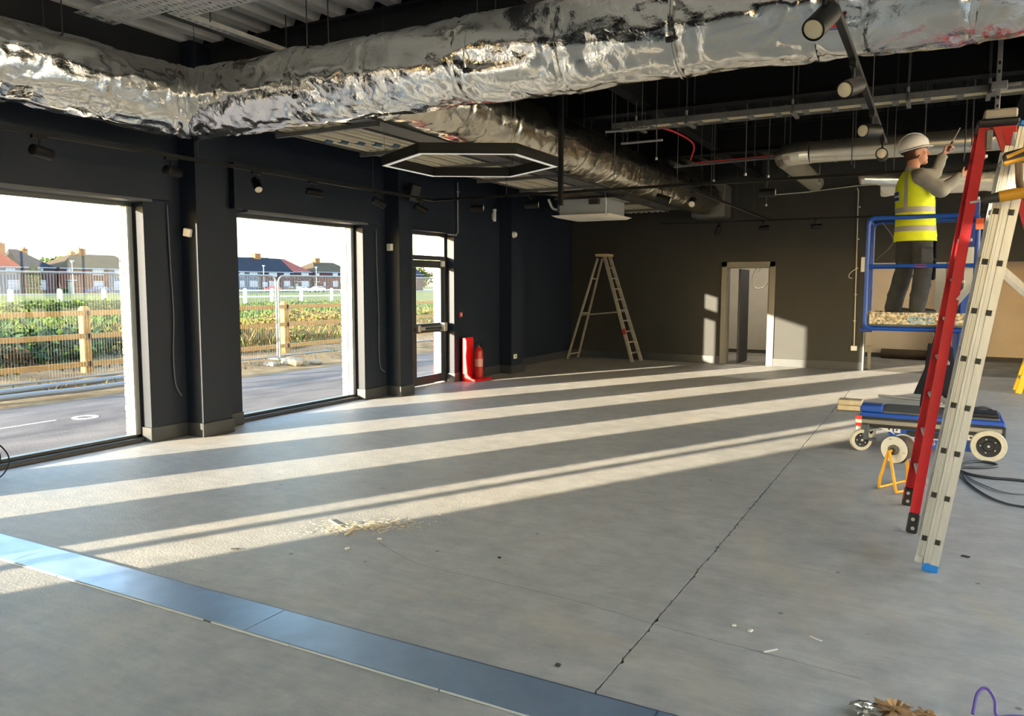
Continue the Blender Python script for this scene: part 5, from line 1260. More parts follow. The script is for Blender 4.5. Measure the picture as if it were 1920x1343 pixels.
for k in (0, 1): MB().bar(fb[k].lerp(ft_[k], 0.47), rb[k].lerp(rt_[k], 0.44), 0.012, 0.025).build('spreader', M_ALUD, wl_)
MB().bar(fb[0].lerp(ft_[0], 0.26)+Vector((0.0, -0.02, 0)), fb[0].lerp(ft_[0], 0.31)+Vector((0, -0.02, 0)), 0.006, 0.078, up=(1, 0, 0.3)).build('red_tape', mat('dull_red_tape', (160, 44, 40), rough=0.6), wl_)

# ------------------------------------------------------------------ cable reel on a yellow stand
re = thing('cable_reel', 'white-flanged cable reel on a bent yellow tube stand', 'cable reel', (-0.22, 6.9, 0))
ax = Vector((math.sin(R(24)), math.cos(R(24)), 0)); c0 = Vector((-0.245, 6.80, 0.325)); c1_ = c0 + ax*0.15
MB().lathe([(0.035, -0.004), (0.104, -0.006), (0.108, 0.0), (0.104, 0.008), (0.035, 0.008)], c0, ax, n=36).build('front_flange', M_WHITEP, re, smooth=True)
MB().lathe([(0.109, -0.003), (0.112, 0.003), (0.109, 0.009)], c0, ax, n=36, caps=False).build('flange_rim', M_BLKMAT, re, smooth=True)
MB().lathe([(0.035, 0), (0.106, 0), (0.108, 0.006), (0.104, 0.012), (0.03, 0.012)], c1_, ax, n=36).build('back_flange', M_WHITEP, re, smooth=True)
wd = MB()
for k in range(11): wd.lathe([(0.088, -0.006), (0.097, 0), (0.088, 0.006)], c0+ax*(0.018+0.0125*k), ax, n=30, caps=False)
wd.cyl(c0+ax*0.005, c1_, 0.09, n=30); wd.build('wound_cable', mat('grey_brown_cable', (120, 104, 88), rough=0.6), re, smooth=True)
MB().cyl(c0-ax*0.03, c0+ax*0.01, 0.04, n=20).build('hub_socket', mat('grey_hub', (92, 90, 88), rough=0.5), re, bev=0.004)
MB().cyl(c0-ax*0.034, c0-ax*0.029, 0.022, n=16).build('socket_face', M_BLKMAT, re)
for a in (R(70), R(190), R(310)):
    u, v, _ = basis(ax); p = c0 + (u*math.cos(a)+v*math.sin(a))*0.085 - ax*0.0065; MB().box(p.x-0.012, p.x+0.012, p.y-0.002, p.y+0.002, p.z-0.004, p.z+0.004).build('flange_slot', mat('pale_grey_slot', (180, 178, 172), rough=0.5), re)
q0 = c0-ax*0.015
fp = spline([(-0.335, 6.76, 0.012), (-0.32, 6.77, 0.12), (-0.275, 6.785, 0.33)], 5)
MB().tube([(-0.285, 6.76, 0.305), (-0.335, 6.75, 0.10), (-0.34, 6.765, 0.02), (-0.30, 6.86, 0.014), (-0.17, 7.10, 0.014), (-0.145, 7.10, 0.03), (-0.15, 7.06, 0.12), (-0.165, 6.98, 0.30)], 0.0115, n=10).build('stand_tube', M_YEL, re, smooth=True)
MB().tube([(-0.275, 6.755, 0.31), (-0.225, 6.655, 0.08), (-0.21, 6.65, 0.02), (-0.17, 6.74, 0.014), (-0.06, 6.95, 0.014), (-0.045, 6.97, 0.03), (-0.07, 6.985, 0.12), (-0.155, 6.975, 0.31)], 0.0115, n=10).build('stand_tube', M_YEL, re, smooth=True)
MB().tube([(-0.285, 6.75, 0.312), (-0.25, 6.79, 0.325)], 0.014, n=10).build('axle_lug', M_YEL, re, smooth=True)
MB().tube(spline([c1_+Vector((0.03, 0, -0.09)), c1_+Vector((0.0, -0.04, -0.115)), c1_+Vector((-0.05, -0.06, -0.105))]), 0.006, n=6).build('loose_end', M_RUBBER, re, smooth=True)

# cables trailing over the floor on the right
def fcable(label, pts, r, m_): return tag(MB().tube(spline(pts, 8), r, n=8).build('floor_cable', m_, smooth=True), label, 'cable', 'cables on the floor behind the ladders')
M_CBLK = mat('blue_black_cable', (40, 46, 58), rough=0.5)
fcable('thick dark cable looped on the floor beside the lift wheel', [(0.22, 7.80, 0.03), (0.26, 8.02, 0.012), (0.36, 8.22, 0.012), (0.50, 8.24, 0.012), (0.54, 8.12, 0.012), (0.42, 7.98, 0.012), (0.26, 7.90, 0.012), (0.22, 7.78, 0.02), (0.30, 7.66, 0.012), (0.45, 7.58, 0.012), (0.62, 7.60, 0.012), (0.85, 7.60, 0.012), (1.3, 7.7, 0.012)], 0.012, M_CBLK)
fcable('thin cable curving across the floor, the farther of two arcs', [(0.23, 7.76, 0.02), (0.30, 7.52, 0.009), (0.40, 7.28, 0.009), (0.55, 7.09, 0.009), (0.75, 7.16, 0.009), (1.1, 7.4, 0.009)], 0.006, M_CABG)
fcable('thin cable curving across the floor, the nearer of two arcs', [(0.24, 7.73, 0.02), (0.28, 7.38, 0.009), (0.36, 7.05, 0.009), (0.47, 6.80, 0.009), (0.62, 6.70, 0.009), (0.95, 6.75, 0.009)], 0.008, M_CBLK)
tag(MB().tube(spline([(0.19, 3.30, 0.009), (0.205, 3.37, 0.06), (0.235, 3.40, 0.075), (0.262, 3.37, 0.05), (0.27, 3.33, 0.009), (0.33, 3.36, 0.009), (0.45, 3.40, 0.009)]), 0.006, n=8).build('purple_cable', mat('purple_cable', (96, 74, 150), rough=0.5), smooth=True), 'purple cable end arching off the floor at the bottom edge', 'cable')

# ------------------------------------------------------------------ extinguisher and its stand
xs_ = thing('extinguisher_stand', 'bright red plastic extinguisher stand against the dark wall', 'stand', (-6.93, 11.3, 0))
pnl = [(-7.0, 0.0), (-6.72, 0.0), (-6.72, 0.035), (-6.80, 0.05), (-6.885, 0.12), (-6.90, 0.25), (-6.915, 0.42), (-6.90, 0.56), (-6.905, 0.70), (-6.93, 0.735), (-6.995, 0.735)]
MB().prism([(x, 11.10, z) for x, z in pnl], (0, 0.05, 0)).build('side_cheek', M_REDP, xs_, bev=0.008)
MB().box(-7.0, -6.955, 11.14, 11.42, 0.02, 0.735).build('back_panel', M_REDP, xs_, bev=0.01)
MB().box(-7.0, -6.70, 11.12, 11.62, 0.0, 0.035).build('base_tray', M_REDP, xs_, bev=0.012)
M_XRED = mat('extinguisher_red', (176, 40, 38), rough=0.35)
ex = thing('fire_extinguisher', 'red fire extinguisher with black hose standing on the red stand', 'extinguisher', (-6.845, 11.40, 0.036))
MB().lathe([(0.062, 0.0), (0.072, 0.012), (0.075, 0.03), (0.075, 0.44), (0.068, 0.48), (0.045, 0.515), (0.024, 0.53), (0.022, 0.55)], (-6.845, 11.40, 0.036), n=28).build('cylinder', M_XRED, ex, smooth=True)
MB().lathe([(0.0758, 0.20), (0.0758, 0.33)], (-6.845, 11.40, 0.036), n=28, caps=False).build('label_band', mat('cream_label', (200, 150, 140), rough=0.5), ex, smooth=True)
MB().cyl((-6.845, 11.40, 0.58), (-6.845, 11.40, 0.62), 0.02, n=12).box(-6.86, -6.83, 11.33, 11.44, 0.615, 0.63).box(-6.857, -6.833, 11.34, 11.43, 0.645, 0.657).build('valve_handle', M_BLKMAT, ex, bev=0.003)
MB().tube(spline([(-6.84, 11.43, 0.61), (-6.80, 11.48, 0.60), (-6.775, 11.48, 0.48), (-6.78, 11.46, 0.30), (-6.775, 11.45, 0.16)]), 0.010, n=8).build('hose', M_RUBBER, ex, smooth=True)

# yellow stepladder at the right-hand edge and things beyond the opening
ys = thing('yellow_stepladder', 'yellow stepladder at the right edge before the wide opening', 'stepladder', (1.35, 14.0, 0))
for y in (13.92, 14.35):
    MB().bar((1.14, y, 0.0), (1.42, y, 1.15), 0.035, 0.085, up=(1, 0, 0)).build('front_stile', mat('yellow_fibreglass', (236, 188, 26), rough=0.45), ys, bev=0.005)
    MB().bar((1.85, y, 0.0), (1.50, y, 1.15), 0.03, 0.06, up=(1, 0, 0)).build('rear_stile', MATS['yellow_fibreglass'], ys, bev=0.005)
for i in range(4):
    t = 0.2+0.22*i; MB().bar((1.14+0.28*t, 13.92, 1.15*t), (1.14+0.28*t, 14.35, 1.15*t), 0.09, 0.025).build('tread', M_ALU, ys)
MB().box(1.36, 1.56, 13.88, 14.39, 1.15, 1.20).build('top_cap', M_BLKMAT, ys, bev=0.01)
pt_ = thing('marker_post', 'white pole with red and black collar leaning by the wide opening', 'pole', (1.27, 14.6, 0))
MB().cyl((1.30, 14.62, 0.0), (1.27, 14.62, 0.88), 0.024, n=12).build('shaft', M_WHITEP, pt_, smooth=True)
MB().cyl((1.27, 14.62, 0.88), (1.262, 14.62, 1.06), 0.036, n=12).build('red_head', mat('dusty_red_plastic', (170, 70, 60), rough=0.5), pt_, smooth=True)
MB().cyl((1.262, 14.62, 1.06), (1.26, 14.62, 1.10), 0.04, n=12).build('black_cap', M_BLKMAT, pt_, smooth=True)
MB().cyl((1.286, 14.62, 0.40), (1.285, 14.62, 0.44), 0.028, n=12).build('collar', M_BLKMAT, pt_)
rf = thing('floor_roll', 'dark brown roll lying by the back wall beyond the opening', 'roll', (-0.6, 19.3, 0))
MB().cyl((-1.05, 19.35, 0.11), (-0.12, 19.25, 0.11), 0.105, n=20).build('roll', mat('dark_brown_underlay', (70, 58, 46), rough=0.85, var=0.2), rf, smooth=True)
MB().cyl((-0.13, 19.25, 0.11), (-0.105, 19.248, 0.11), 0.105, n=20).build('pale_end', mat('pale_roll_end', (196, 184, 160), rough=0.8), rf, smooth=True)
bt = thing('short_batten', 'short pale batten upright beside the wall end at the opening', 'batten', (-1.12, 16.6, 0))
MB().box(-1.145, -1.085, 16.56, 16.62, 0, 0.44).build('stud', mat('pale_batten', (186, 172, 138), rough=0.8), bt, bev=0.004)
MB().box(-1.16, -1.07, 16.545, 16.635, 0.44, 0.47).build('cap', MATS['pale_batten'], bt, bev=0.004)

# ------------------------------------------------------------------ litter on the floor
sw = MB(); random.seed(11)
for i in range(300):
    r = random.gauss(0, 1); s = random.gauss(0, 1)
    x = -3.28 + 0.13*r + 0.10*s; y = 4.03 + 0.14*s + 0.05*r
    L = random.uniform(0.003, 0.022); a = random.uniform(0, PI); w_ = random.uniform(0.001, 0.003); d_ = Vector((math.cos(a), math.sin(a), 0)); p = Vector((x, y, random.uniform(0.002, 0.012)))
    sw.bar(p-d_*L, p+d_*L+Vector((0, 0, random.uniform(-0.001, 0.004))), w_, 0.002)
tag(sw.build('wood_shavings', mat('pale_wood_shavings', (216, 200, 164), rough=0.85)), 'pale wood shavings and sawdust scattered on the sunlit floor', 'sawdust', kind='stuff')
tag(MB().tube(spline([(-3.375, 3.98, 0.008), (-3.34, 3.93, 0.012), (-3.315, 3.86, 0.008), (-3.31, 3.82, 0.006)]), 0.006, n=6).build('wood_strip', MATS['pale_wood_shavings'], smooth=True), 'curled wooden strip at the edge of the sawdust', 'wood scrap')
tag(MB().bar((-3.62, 4.02, 0.004), (-3.42, 3.93, 0.004), 0.008, 0.006).build('wood_strip', MATS['pale_wood_shavings']), 'straight thin wooden strip beside the sawdust', 'wood scrap')
def chip(label, x, y, L, a, w_=0.012, h=0.004, m_=M_WHITEP, name='floor_scrap'):
    d_ = Vector((math.cos(a), math.sin(a), 0)); p = Vector((x, y, h/2+0.0005))
    return tag(MB().bar(p-d_*L/2, p+d_*L/2, w_, h).build(name, m_, bev=h*0.2), label, 'scrap', 'scraps on the floor')
M_SCR = mat('off_white_scrap', (214, 210, 202), rough=0.7)
M_DSC = mat('dark_scrap', (70, 66, 60), rough=0.8)
chip('slim white strip on the bare floor right of the joint', -0.58, 3.48, 0.075, R(50), 0.010, 0.005, M_SCR)
chip('flat white sliver above the slim white strip', -0.42, 3.70, 0.06, R(-25), 0.012, 0.004, M_SCR)
chip('small white crumb beside the joint', -0.78, 3.66, 0.02, R(10), 0.014, 0.008, M_SCR)
chip('white crumb between the joint and the slim strip', -0.70, 3.64, 0.026, R(70), 0.016, 0.008, M_SCR)
chip('white crumb near the sawdust on the shaded floor', -3.06, 3.86, 0.03, R(20), 0.018, 0.010, M_SCR)
chip('lone white crumb below the sawdust', -3.12, 3.62, 0.028, R(80), 0.018, 0.010, M_SCR)
chip('dark splinter on the sunlit stripe by the trench cover', -3.72, 3.28, 0.05, R(20), 0.012, 0.006, M_DSC)
chip('dark stone chip in the middle of the grey floor', -2.22, 3.93, 0.02, R(0), 0.014, 0.008, M_DSC)
chip('dark stone chip close to the trench cover', -1.35, 2.90, 0.022, R(0), 0.018, 0.010, M_DSC)
chip('dark oval floor plug right of the ladder foot', 0.22, 5.30, 0.045, R(-20), 0.03, 0.004, M_DSC)
# crumpled paper and foil at the bottom edge
def crumple(name, label, c, r, m_, seed, flat=0.6):
    mb = MB(); n, k = 18, 10; c = Vector(c); rings = []
    for i in range(k+1):
        t = PI*i/k; ring = []
        for j in range(n):
            a = 2*PI*j/n; d_ = Vector((math.sin(t)*math.cos(a), math.sin(t)*math.sin(a), math.cos(t)))
            f = 1 + 0.55*noise.cell(d_*2.6+Vector((seed, 0, 0))) - 0.25 + 0.25*nz(d_.x*5+seed, d_.y*5, d_.z*5)
            ring.append(c + Vector((d_.x*r*f*1.3, d_.y*r*f, d_.z*r*f*flat)))
        rings.append(ring)
    z0 = min(p.z for rg in rings for p in rg)
    rings = [[Vector((p.x, p.y, p.z-z0+0.001)) for p in rg] for rg in rings]
    mb.loft(rings); return tag(mb.build(name, m_), label, 'rubbish', 'rubbish at the bottom edge')
M_PAPER = mat('crumpled_brown_paper', (164, 132, 98), rough=0.8, var=0.15, vscale=20)
crumple('crumpled_paper', 'crumpled brown paper at the bottom edge of the floor', (-0.07, 3.12, 0.02), 0.055, M_PAPER, 2.0)
crumple('crumpled_foil', 'crumpled silver foil beside the brown paper', (-0.165, 3.11, 0.02), 0.04, M_TAPE, 6.0)
crumple('paper_scrap', 'small torn brown paper scrap at the bottom edge', (0.035, 3.20, 0.012), 0.03, M_PAPER, 9.0, 0.5)

# ------------------------------------------------------------------ outside: yard, fences, rough ground, street
GZ = -0.12
M_ASPH = mat('weathered_asphalt', (84, 80, 81), rough=0.9, rgb2=(118, 112, 110), vscale=1.2, bump=0.3, bscale=60, stretch=(1.6, 0.5, 1))
M_DIRT = mat('bare_verge_soil', (112, 90, 64), rough=0.95, rgb2=(146, 124, 92), vscale=2.5, bump=0.4, bscale=12)
M_FIELD = mat('meadow_grass_ground', (70, 86, 38), rough=0.95, rgb2=(98, 100, 52), vscale=0.12, detail=8)
M_ROAD = mat('far_road_asphalt', (120, 120, 124), rough=0.9)
struct(MB().box(-11.35, -7.3, -60, 90, GZ-0.2, GZ).build('road_yard', M_ASPH))
struct(MB().box(XR+0.2, 60, -60, 90, GZ-0.2, GZ).build('pavement_front', mat('pale_paving', (186, 174, 154), rough=0.85)))
struct(MB().box(27, 40, -45, 70, GZ, 12.0).build('wall_added_reflector', mat('cream_reflector', (208, 201, 186), rough=0.85)))  # unseen block added to bounce sunlight into the room
# verge: lumpy strip
vs = []; fs = []; nx_, ny_ = 14, 90
for i in range(nx_+1):
    for k in range(ny_+1):
        x = -11.3 - 9.0*i/nx_; y = -20 + 70*k/ny_
        vs.append((x, y, GZ - 0.01 + (0.10*min(1, (i)/3) + 0.12*nz(x*0.9, y*0.6) + 0.05*nz(x*3, y*3))*min(1, i/2)))
for i in range(nx_):
    for k in range(ny_): fs.append((i*(ny_+1)+k, i*(ny_+1)+k+1, (i+1)*(ny_+1)+k+1, (i+1)*(ny_+1)+k))
struct(MB().add(vs, fs).build('terrain_verge', M_DIRT, smooth=True, angle=80))
struct(MB().box(-144, -19.5, -220, 520, GZ-0.3, GZ-0.04).build('field', M_FIELD))
struct(MB().box(-200, -137, -220, 520, GZ-0.3, GZ-0.02).build('street', M_ROAD))
struct(MB().box(-700, -200, -500, 900, GZ-0.5, GZ-0.1).build('land', M_FIELD))
# painted service marks
mk = thing('survey_mark', 'white spray-painted ring on the yard asphalt', 'paint mark', (-9.76, 6.22, GZ))
MB().lathe([(0.10, 0.0), (0.10, 0.004), (0.16, 0.004), (0.16, 0.0)], (-9.76, 6.22, GZ), n=28, caps=False).build('ring', mat('white_line_paint', (232, 228, 220), rough=0.7), mk)
MB().box(-9.9, -9.86, 5.2, 5.9, GZ, GZ+0.003).build('dash', MATS['white_line_paint'], mk)

# kerb pipes lying along the verge
for i, (x, z, lb_) in enumerate(((-12.55, 0.0, 'grey plastic pipe lying along the verge outside'), (-11.75, -0.06, 'dark drain pipe lying at the edge of the yard'))):
    pts = [(x+0.10*nz(y*0.5, i*4.0), y, GZ+0.10+0.03*nz(y, i)) for y in [1+0.8*k for k in range(13)]]
    tag(MB().tube(spline(pts, 3), 0.045, n=10).build('loose_pipe', mat('grey_blue_pipe', (132, 138, 146), rough=0.5), smooth=True), lb_, 'pipe', 'pipes along the verge')

# temporary mesh fence panels
M_HERAS = mat('zinc_fence_tube', (140, 140, 138), rough=0.45, metal=0.3)
def heras(y0, y1, dx, label):
    t_ = thing('mesh_fence_panel', label, 'fence panel', (-13.0, (y0+y1)/2, GZ), group='temporary mesh fence panels')
    x = -13.0+dx; zb, zt = GZ+0.10, GZ+1.94; c = 0.16; pts = []
    pts += [(x, y0, zb)]
    for k in range(5): a = R(180-k*22.5); pts.append((x, y0+c+c*math.cos(a), zt-c+c*math.sin(a)))
    for k in range(5): a = R(90-k*22.5); pts.append((x, y1-c+c*math.cos(a), zt-c+c*math.sin(a)))
    pts += [(x, y1, zb)]
    MB().tube(pts, 0.021, n=8).build('tube_frame', M_HERAS, t_, smooth=True)
    MB().tube([(x, y0, zb+0.03), (x, y1, zb+0.03)], 0.019, n=8).build('bottom_tube', M_HERAS, t_, smooth=True)
    w = MB(); n = int((y1-y0)/0.05)
    for i in range(1, n):
        y = y0 + (y1-y0)*i/n; w.box(x-0.0012, x+0.0012, y-0.0012, y+0.0012, zb+0.03, zt-0.02)
    for i in range(1, 7): z = zb + (zt-zb)*i/7; w.box(x-0.0016, x+0.0016, y0, y1, z-0.0016, z+0.0016)
    tag(w.build('wire_mesh', mat('dull_zinc_wire', (112, 112, 112), rough=0.6, metal=0.3), t_), kind='stuff')
    for y in (y0, y1):
        MB().box(x-0.30, x+0.30, y-0.11, y+0.11, GZ-0.02, GZ+0.10).build('foot_block', mat('pale_concrete_block', (150, 142, 126), rough=0.9, var=0.15, vscale=8), t_, bev=0.02)
    return t_
for y0, y1, dx, lb_ in ((2.1, 5.55, 0.0, 'temporary mesh fence panel left of the nearest window view'), (5.6, 9.12, -0.02, 'temporary mesh fence panel in front of the timber post'), (9.17, 12.86, 0.0, 'temporary mesh fence panel between the two window views'), (12.98, 16.5, -0.05, 'temporary mesh fence panel behind the second window, past the joint'), (16.55, 20.0, 0.0, 'temporary mesh fence panel seen through the fire exit'), (20.05, 23.5, 0.0, 'farthest temporary mesh fence panel')): heras(y0, y1, dx, lb_)
MB()
sg = thing('site_notice', 'small white notice with blue print hung on the mesh fence', 'sign', (-12.95, 17.4, 0.9))
MB().box(-12.96, -12.95, 17.05, 17.95, 0.62, 1.22).build('board', mat('notice_white', (226, 228, 236), rough=0.5), sg)
for z, a, b in ((1.10, 17.15, 17.85), (0.98, 17.2, 17.8), (0.86, 17.2, 17.8), (0.74, 17.35, 17.65)): MB().box(-12.949, -12.947, a, b, z-0.025, z+0.03).build('print_line', mat('notice_blue', (90, 104, 168), rough=0.5), sg)
# timber post and rail fence
M_POST = mat('fresh_fence_timber', (164, 120, 64), rough=0.8, rgb2=(188, 146, 86), vscale=5, stretch=(8, 8, 0.8))
tf = thing('timber_fence', 'new timber post and three-rail fence beyond the mesh panels', 'fence', (-14.0, 10, GZ))
for i, y in enumerate((2.2, 5.6, 9.0, 14.1, 17.6, 21.0)):
    pts = [(-14.075, y-0.075, GZ-0.05), (-13.925, y-0.075, GZ-0.05), (-13.925, y+0.075, GZ-0.05), (-14.075, y+0.075, GZ-0.05)]
    zt = 1.17
    po = MB().loft([[Vector(p) for p in pts], [Vector((p[0], p[1], zt)) for p in pts], [Vector((p[0]*0.6-14.0*0.4, p[1]*0.6+y*0.4, zt+0.045)) for p in pts]]).build('post', M_POST, tf, bev=0.006)
for k, z in enumerate((1.09, 0.66, 0.14)):
    for a, b in ((2.2, 5.6), (5.6, 9.0), (9.0, 14.1), (14.1, 17.6), (17.6, 21.0)):
        MB().box(-13.925, -13.885, a-0.05, b+0.05, z-0.048, z+0.048).build('rail', M_POST, tf, bev=0.004)
# white rail fence across the field
M_WRAIL = mat('white_painted_rail', (190, 188, 178), rough=0.6)
wf_ = thing('white_fence', 'distant white post and rail fence across the field', 'fence', (-54.5, 45, GZ))
for y in (26.6, 29.96, 33.3, 36.64, 40.0, 43.3, 46.7, 50.17, 53.4, 57.2, 61.56, 65.5, 69.5):
    MB().loft([[Vector((-54.5+a, y+b, GZ)) for a, b in ((-0.12, -0.12), (0.12, -0.12), (0.12, 0.12), (-0.12, 0.12))], [Vector((-54.5+a, y+b, 1.22)) for a, b in ((-0.12, -0.12), (0.12, -0.12), (0.12, 0.12), (-0.12, 0.12))], [Vector((-54.5+a, y+b, 1.30)) for a, b in ((-0.06, -0.06), (0.06, -0.06), (0.06, 0.06), (-0.06, 0.06))]]).build('post', M_WRAIL if y > 45 else mat('weathered_pale_post', (206, 200, 180), rough=0.7), wf_)
for z in (1.10, 0.55):
    ys_ = (46.7, 50.17, 53.4, 57.2, 61.56, 65.5)
    for a, b in zip(ys_, ys_[1:]): MB().box(-54.40, -54.32, a, b, z-0.07, z+0.07).build('rail', M_WRAIL, wf_)
for z in (1.0, 0.45):
    MB().box(-54.41, -54.40, 26.6, 46.7, z-0.012, z+0.012).build('wire', M_GALVD, wf_)

# rough vegetation
def tufts(name, label, cat, m_list, n, region, hh, ww, seed, zf=lambda x, y: GZ, lean_=0.35):
    random.seed(seed); mb = MB(); x0_, x1_, y0_, y1_ = region
    for i in range(n):
        x = random.uniform(x0_, x1_); y = random.uniform(y0_, y1_)
        d_ = 0.5+0.5*nz(x*0.35+seed, y*0.35); 
        if random.random() > d_*1.5: continue
        h_ = random.uniform(*hh)*(0.5+d_); a = random.uniform(0, 2*PI); lx, ly = math.cos(a)*lean_*h_, math.sin(a)*lean_*h_
        w_ = random.uniform(*ww); px_, py_ = -math.sin(a+0.7)*w_, math.cos(a+0.7)*w_; z = zf(x, y)
        mb.cur = random.randrange(len(m_list))
        mb.add([(x-px_, y-py_, z), (x+px_, y+py_, z), (x+lx*0.4+px_*0.7, y+ly*0.4+py_*0.7, z+h_*0.6), (x+lx*0.4-px_*0.7, y+ly*0.4-py_*0.7, z+h_*0.6), (x+lx, y+ly, z+h_)], [(0,1,2,3), (3,2,4)])
    return tag(mb.build(name, m_list, fix=False), label, cat, kind='stuff')
G1 = mat('grass_green', (66, 88, 34), rough=0.9); G2 = mat('grass_straw', (128, 106, 62), rough=0.9); G3 = mat('scrub_dark_green', (42, 66, 46), rough=0.9); G4 = mat('scrub_brown', (104, 82, 52), rough=0.9); G5 = mat('leaf_light_green', (92, 108, 44), rough=0.9)
tufts('verge_grass', 'thin straw grass on the verge by the timber fence', 'grass', [G2, G4, G1], 5000, (-15.2, -12.2, 3, 24), (0.04, 0.16), (0.006, 0.014), 21)
tufts('dry_grass', 'tall dry straw grass beyond the timber fence', 'grass', [G2, G2, G4, G5], 16000, (-24, -14.6, 12.5, 36), (0.18, 0.6), (0.012, 0.03), 22)
tufts('scrub_grass', 'dark green scrub grass behind the timber post', 'grass', [G3, G3, G1, G4], 15000, (-30, -14.6, 4, 20), (0.10, 0.34), (0.02, 0.045), 23, lean_=0.7)
tufts('field_grass', 'long grass across the open field', 'grass', [G1, G3, G5, G1], 16000, (-54, -24, 12, 64), (0.10, 0.30), (0.04, 0.09), 24, lean_=0.7)
def bush(name, label, c, rx_, ry__, rz_, m_list, n, seed, leaf=0.06, cat='bush', group='bushes beyond the fences'):
    random.seed(seed); t_ = thing(name, label, cat, c, group=group)
    st = MB()
    for i in range(5):
        a = random.uniform(0, 2*PI); st.tube([c, (c[0]+0.3*rx_*math.cos(a), c[1]+0.3*ry__*math.sin(a), c[2]+rz_*0.7), (c[0]+0.7*rx_*math.cos(a), c[1]+0.7*ry__*math.sin(a), c[2]+rz_*1.3)], [0.02*rz_+0.01, 0.015*rz_+0.008, 0.006], n=5)
    st.build('stems', mat('bush_twigs', (92, 72, 52), rough=0.9), t_)
    mb = MB()
    for i in range(n):
        u = random.gauss(0, 1), random.gauss(0, 1), random.gauss(0, 1); l_ = math.sqrt(sum(q*q for q in u)); f = random.uniform(0.55, 1.0)**0.5*(0.8+0.35*nz(u[0]/l_*2+seed, u[1]/l_*2, u[2]/l_*2))
        p = Vector((c[0]+u[0]/l_*rx_*f, c[1]+u[1]/l_*ry__*f, c[2]+max(0.02, rz_*0.95+u[2]/l_*rz_*f)))
        q = Vector((random.gauss(0, 1), random.gauss(0, 1), random.gauss(0, 1))).normalized(); s_ = q.orthogonal().normalized(); L_ = leaf*random.uniform(0.6, 1.5)
        mb.cur = random.randrange(len(m_list))
        mb.add([p, p+q*L_*0.5+s_*L_*0.35, p+q*L_, p+q*L_*0.5-s_*L_*0.35], [(0,1,2,3)])
    tag(mb.build('foliage', m_list, t_, fix=False), kind='stuff')
    return t_
bush('bramble_bush', 'low dark green bramble behind the timber post', (-17.5, 9.8, GZ), 2.4, 2.2, 0.42, [G3, G3, G1], 5200, 31, 0.12)
bush('bramble_bush', 'low dark bramble at the left edge of the nearest window', (-17.0, 6.9, GZ), 1.7, 1.8, 0.40, [G3, G4, G3], 4200, 32, 0.12)
bush('bramble_bush', 'brown bramble left of the timber post', (-15.9, 8.0, GZ), 0.9, 1.2, 0.30, [G4, G4, G3], 2600, 33, 0.09)
bush('weed_bush', 'yellow green weeds low at the left window edge', (-14.6, 7.1, GZ), 0.35, 0.6, 0.22, [G5, G2], 700, 34, 0.06)
bush('bramble_bush', 'dark green bramble left of the mesh panel joint', (-17.0, 13.8, GZ), 1.6, 1.4, 0.50, [G3, G1, G4], 3600, 35, 0.11)
bush('weed_bush', 'light green weeds below the second window rail', (-15.0, 13.0, GZ), 0.5, 0.5, 0.33, [G5, G1], 700, 36, 0.07)
bush('weed_bush', 'tall pale weeds right of the mesh panel joint', (-15.1, 15.6, GZ), 0.5, 0.5, 0.34, [G5, G2], 700, 37, 0.07)
bush('bramble_bush', 'straw coloured bramble behind the right of the second window', (-18.5, 19.5, GZ), 2.0, 2.4, 0.50, [G2, G4, G5], 2200, 38, 0.09)
bush('bramble_bush', 'green bramble seen through the fire exit', (-17.5, 23.0, GZ), 1.8, 1.8, 0.55, [G1, G4, G5], 1800, 39, 0.10)
for i, (y, lb_) in enumerate(((31.5, 'hedge clump by the first far post'), (36.0, 'hedge clump between the far posts'), (40.5, 'hedge clump at the right of the nearest window view'))):
    bush('field_hedge', 'sunlit green ' + lb_, (-47, y*0.86, GZ), 2.6, 3.0, 0.42, [G1, G5, G3], 2200, 50+i, 0.16)
# spoil stones at the panel foot
random.seed(5)
for i, (x, y, r, lb_) in enumerate(((-12.2, 12.5, 0.20, 'largest pale stone at the foot of the mesh panel joint'), (-12.4, 12.05, 0.13, 'small pale stone left of the panel foot'), (-12.0, 13.0, 0.12, 'flat pale stone right of the panel foot'))):
    mb = MB(); mb.ball((x, y, GZ+r*0.35), r*1.4, r, r*0.6, n=10, k=7)
    for v in mb.v: v += Vector((nz(v.x*6, v.y*6, v.z*6), nz(v.y*6, v.z*6, v.x*6), 0))*r*0.35
    tag(mb.build('rubble_stone', MATS['pale_concrete_block'], bev=0.0), lb_, 'stone', 'stones at the fence foot')

# ------------------------------------------------------------------ houses across the field
HXF = -150.0
M_BRK = mat('red_brown_brick', (84, 54, 52), rough=0.9, var=0.12, vscale=0.8)
M_BRK2 = mat('purple_brown_brick', (72, 56, 60), rough=0.9, var=0.12, vscale=0.8)
M_REND = mat('hazed_grey_render', (88, 94, 106), rough=0.9)  # blued and darkened to put the distance haze into the colour
M_SLATE = mat('dark_slate_roof', (40, 43, 54), rough=0.8, var=0.1, vscale=0.6)
M_REDT = mat('orange_red_tile_roof', (146, 62, 46), rough=0.85, var=0.1, vscale=0.6)
M_REDT2 = mat('dull_red_tile_roof', (130, 74, 68), rough=0.85, var=0.1, vscale=0.6)
M_TILEB = mat('brown_tile_roof', (76, 66, 52), rough=0.85, var=0.1, vscale=0.6)
M_CHIM = mat('orange_brick_chimney', (140, 96, 66), rough=0.9)
M_UPVC = mat('hazed_white_frame', (136, 148, 172), rough=0.5)  # white greyed to blue, haze put into the colour
M_PANE = mat('dark_blue_window_pane', (96, 116, 146), rough=0.12, spec=0.8)
